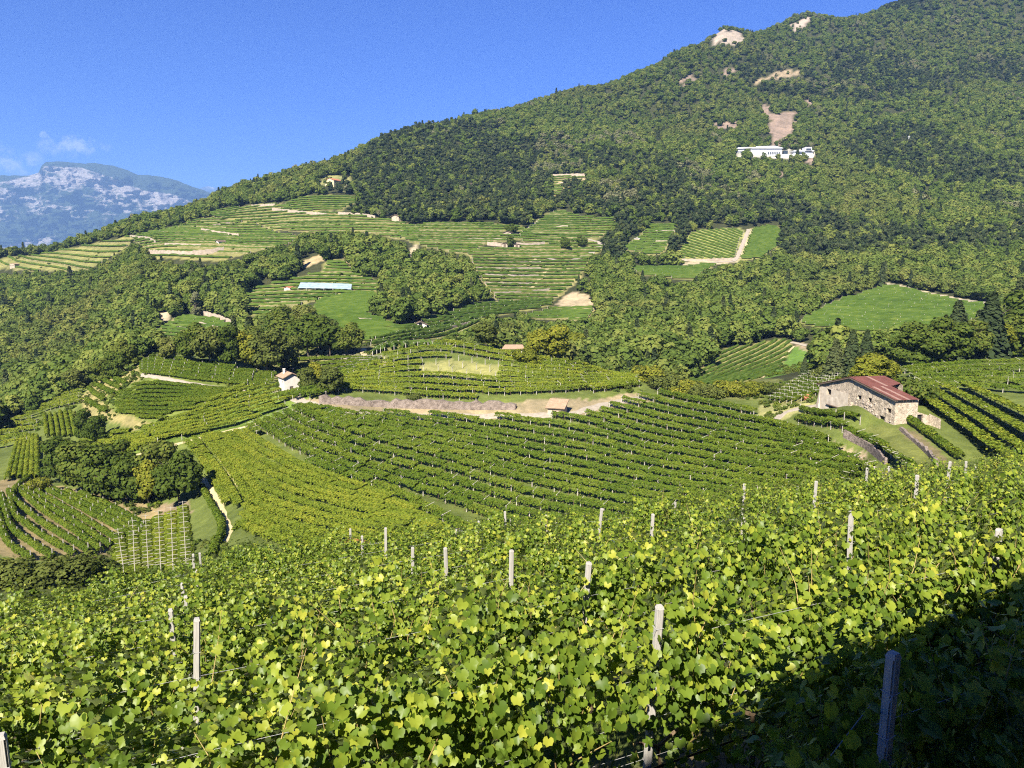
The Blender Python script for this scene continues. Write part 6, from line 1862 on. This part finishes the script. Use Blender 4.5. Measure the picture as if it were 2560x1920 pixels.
n1 = t.noise(3, mp, 10, .75)
f = t.ramp(t.math('ADD', at, t.math('MULTIPLY', t.math('SUBTRACT', n1, .5), 2.2)), [(.40, G(0, 0, 0)), (.62, G(1, 1, 1))])
rockc = t.ramp(t.noise(9, mp, 6, .7), [(.3, G(.11, .10, .09)), (.5, G(.26, .235, .21)), (.7, G(.42, .38, .34))])
forc = t.ramp(t.noise(14, mp, 5, .7), [(.3, G(.018, .03, .012)), (.7, G(.045, .06, .022))])
M['alpine'] = t.principled(t.mix(f, forc, rockc), .95, n1, .9, 60, spec=.05)
def cliff(PXg, PYg, top):
    upper = np.interp(PXg[:, 0], [0, 100, 110, 205, 290, 330, 365, 435, 505, 540, 620], [455, 430, 412, 418, 445, 462, 476, 486, 514, 520, 545])[:, None]
    low = np.interp(PXg[:, 0], [-200, 0, 60, 140, 260, 400, 560], [575, 570, 552, 545, 585, 600, 560])[:, None]
    band = sstep(-4, 5, PYg - upper) * sstep(12, -30, PYg - low)
    wallb = sstep(-3, 4, PYg - upper) * sstep(70, 30, PYg - upper)
    foot = sstep(592, 612, PYg + .25 * (PXg - 60)) * sstep(200, 60, PXg)
    nz = fnoise(PXg / 55 + PYg / 160, PYg / 15 - PXg / 60, 4)
    nz2 = fnoise(PXg / 22, PYg / 40, 3)
    return band * (.36 + .30 * nz + .12 * nz2) + wallb * .34 + foot * .8
far_range('far_mountain', [(-420,500),(-200,470),(-60,447),(0,440),(30,436),(70,441),(96,430),(104,412),(116,403),(150,401),(190,404),(230,409),(282,414),(318,424),(345,438),(375,436),(405,443),(440,452),(470,463),(505,476),(560,496),(610,511),(680,535),(760,570)], 11000, 13500, 720, 460, 170, M['alpine'], 2.2, 'pale limestone mountain', cliff)
far_range('distant_peaks', [(420,520),(500,474),(516,468),(540,470),(560,474),(575,470),(590,476),(610,478),(625,470),(634,468),(640,473),(655,470),(668,480),(690,478),(705,470),(730,478),(760,490),(900,520)], 25000, 27500, 560, 260, 24, M['alpine'], 3.2, 'hazy jagged peaks', lambda a, b_, c_: np.full(a.shape, .8))
hb = MB(); hb.box((-17000, -160, -930), (7500, 28500, 2700))
t = NT('haze')
vs = t.n('ShaderNodeVolumePrincipled', {'Density': 5.2e-5, 'Color': (.30, .54, 1.0, 1), 'Anisotropy': 0.0})
t.t.links.new(vs.outputs[0], t.out.inputs['Volume'])
hz_ = hb.build('haze', t.m)
tag(hz_, 'thin blue air over the valley', kind='stuff')
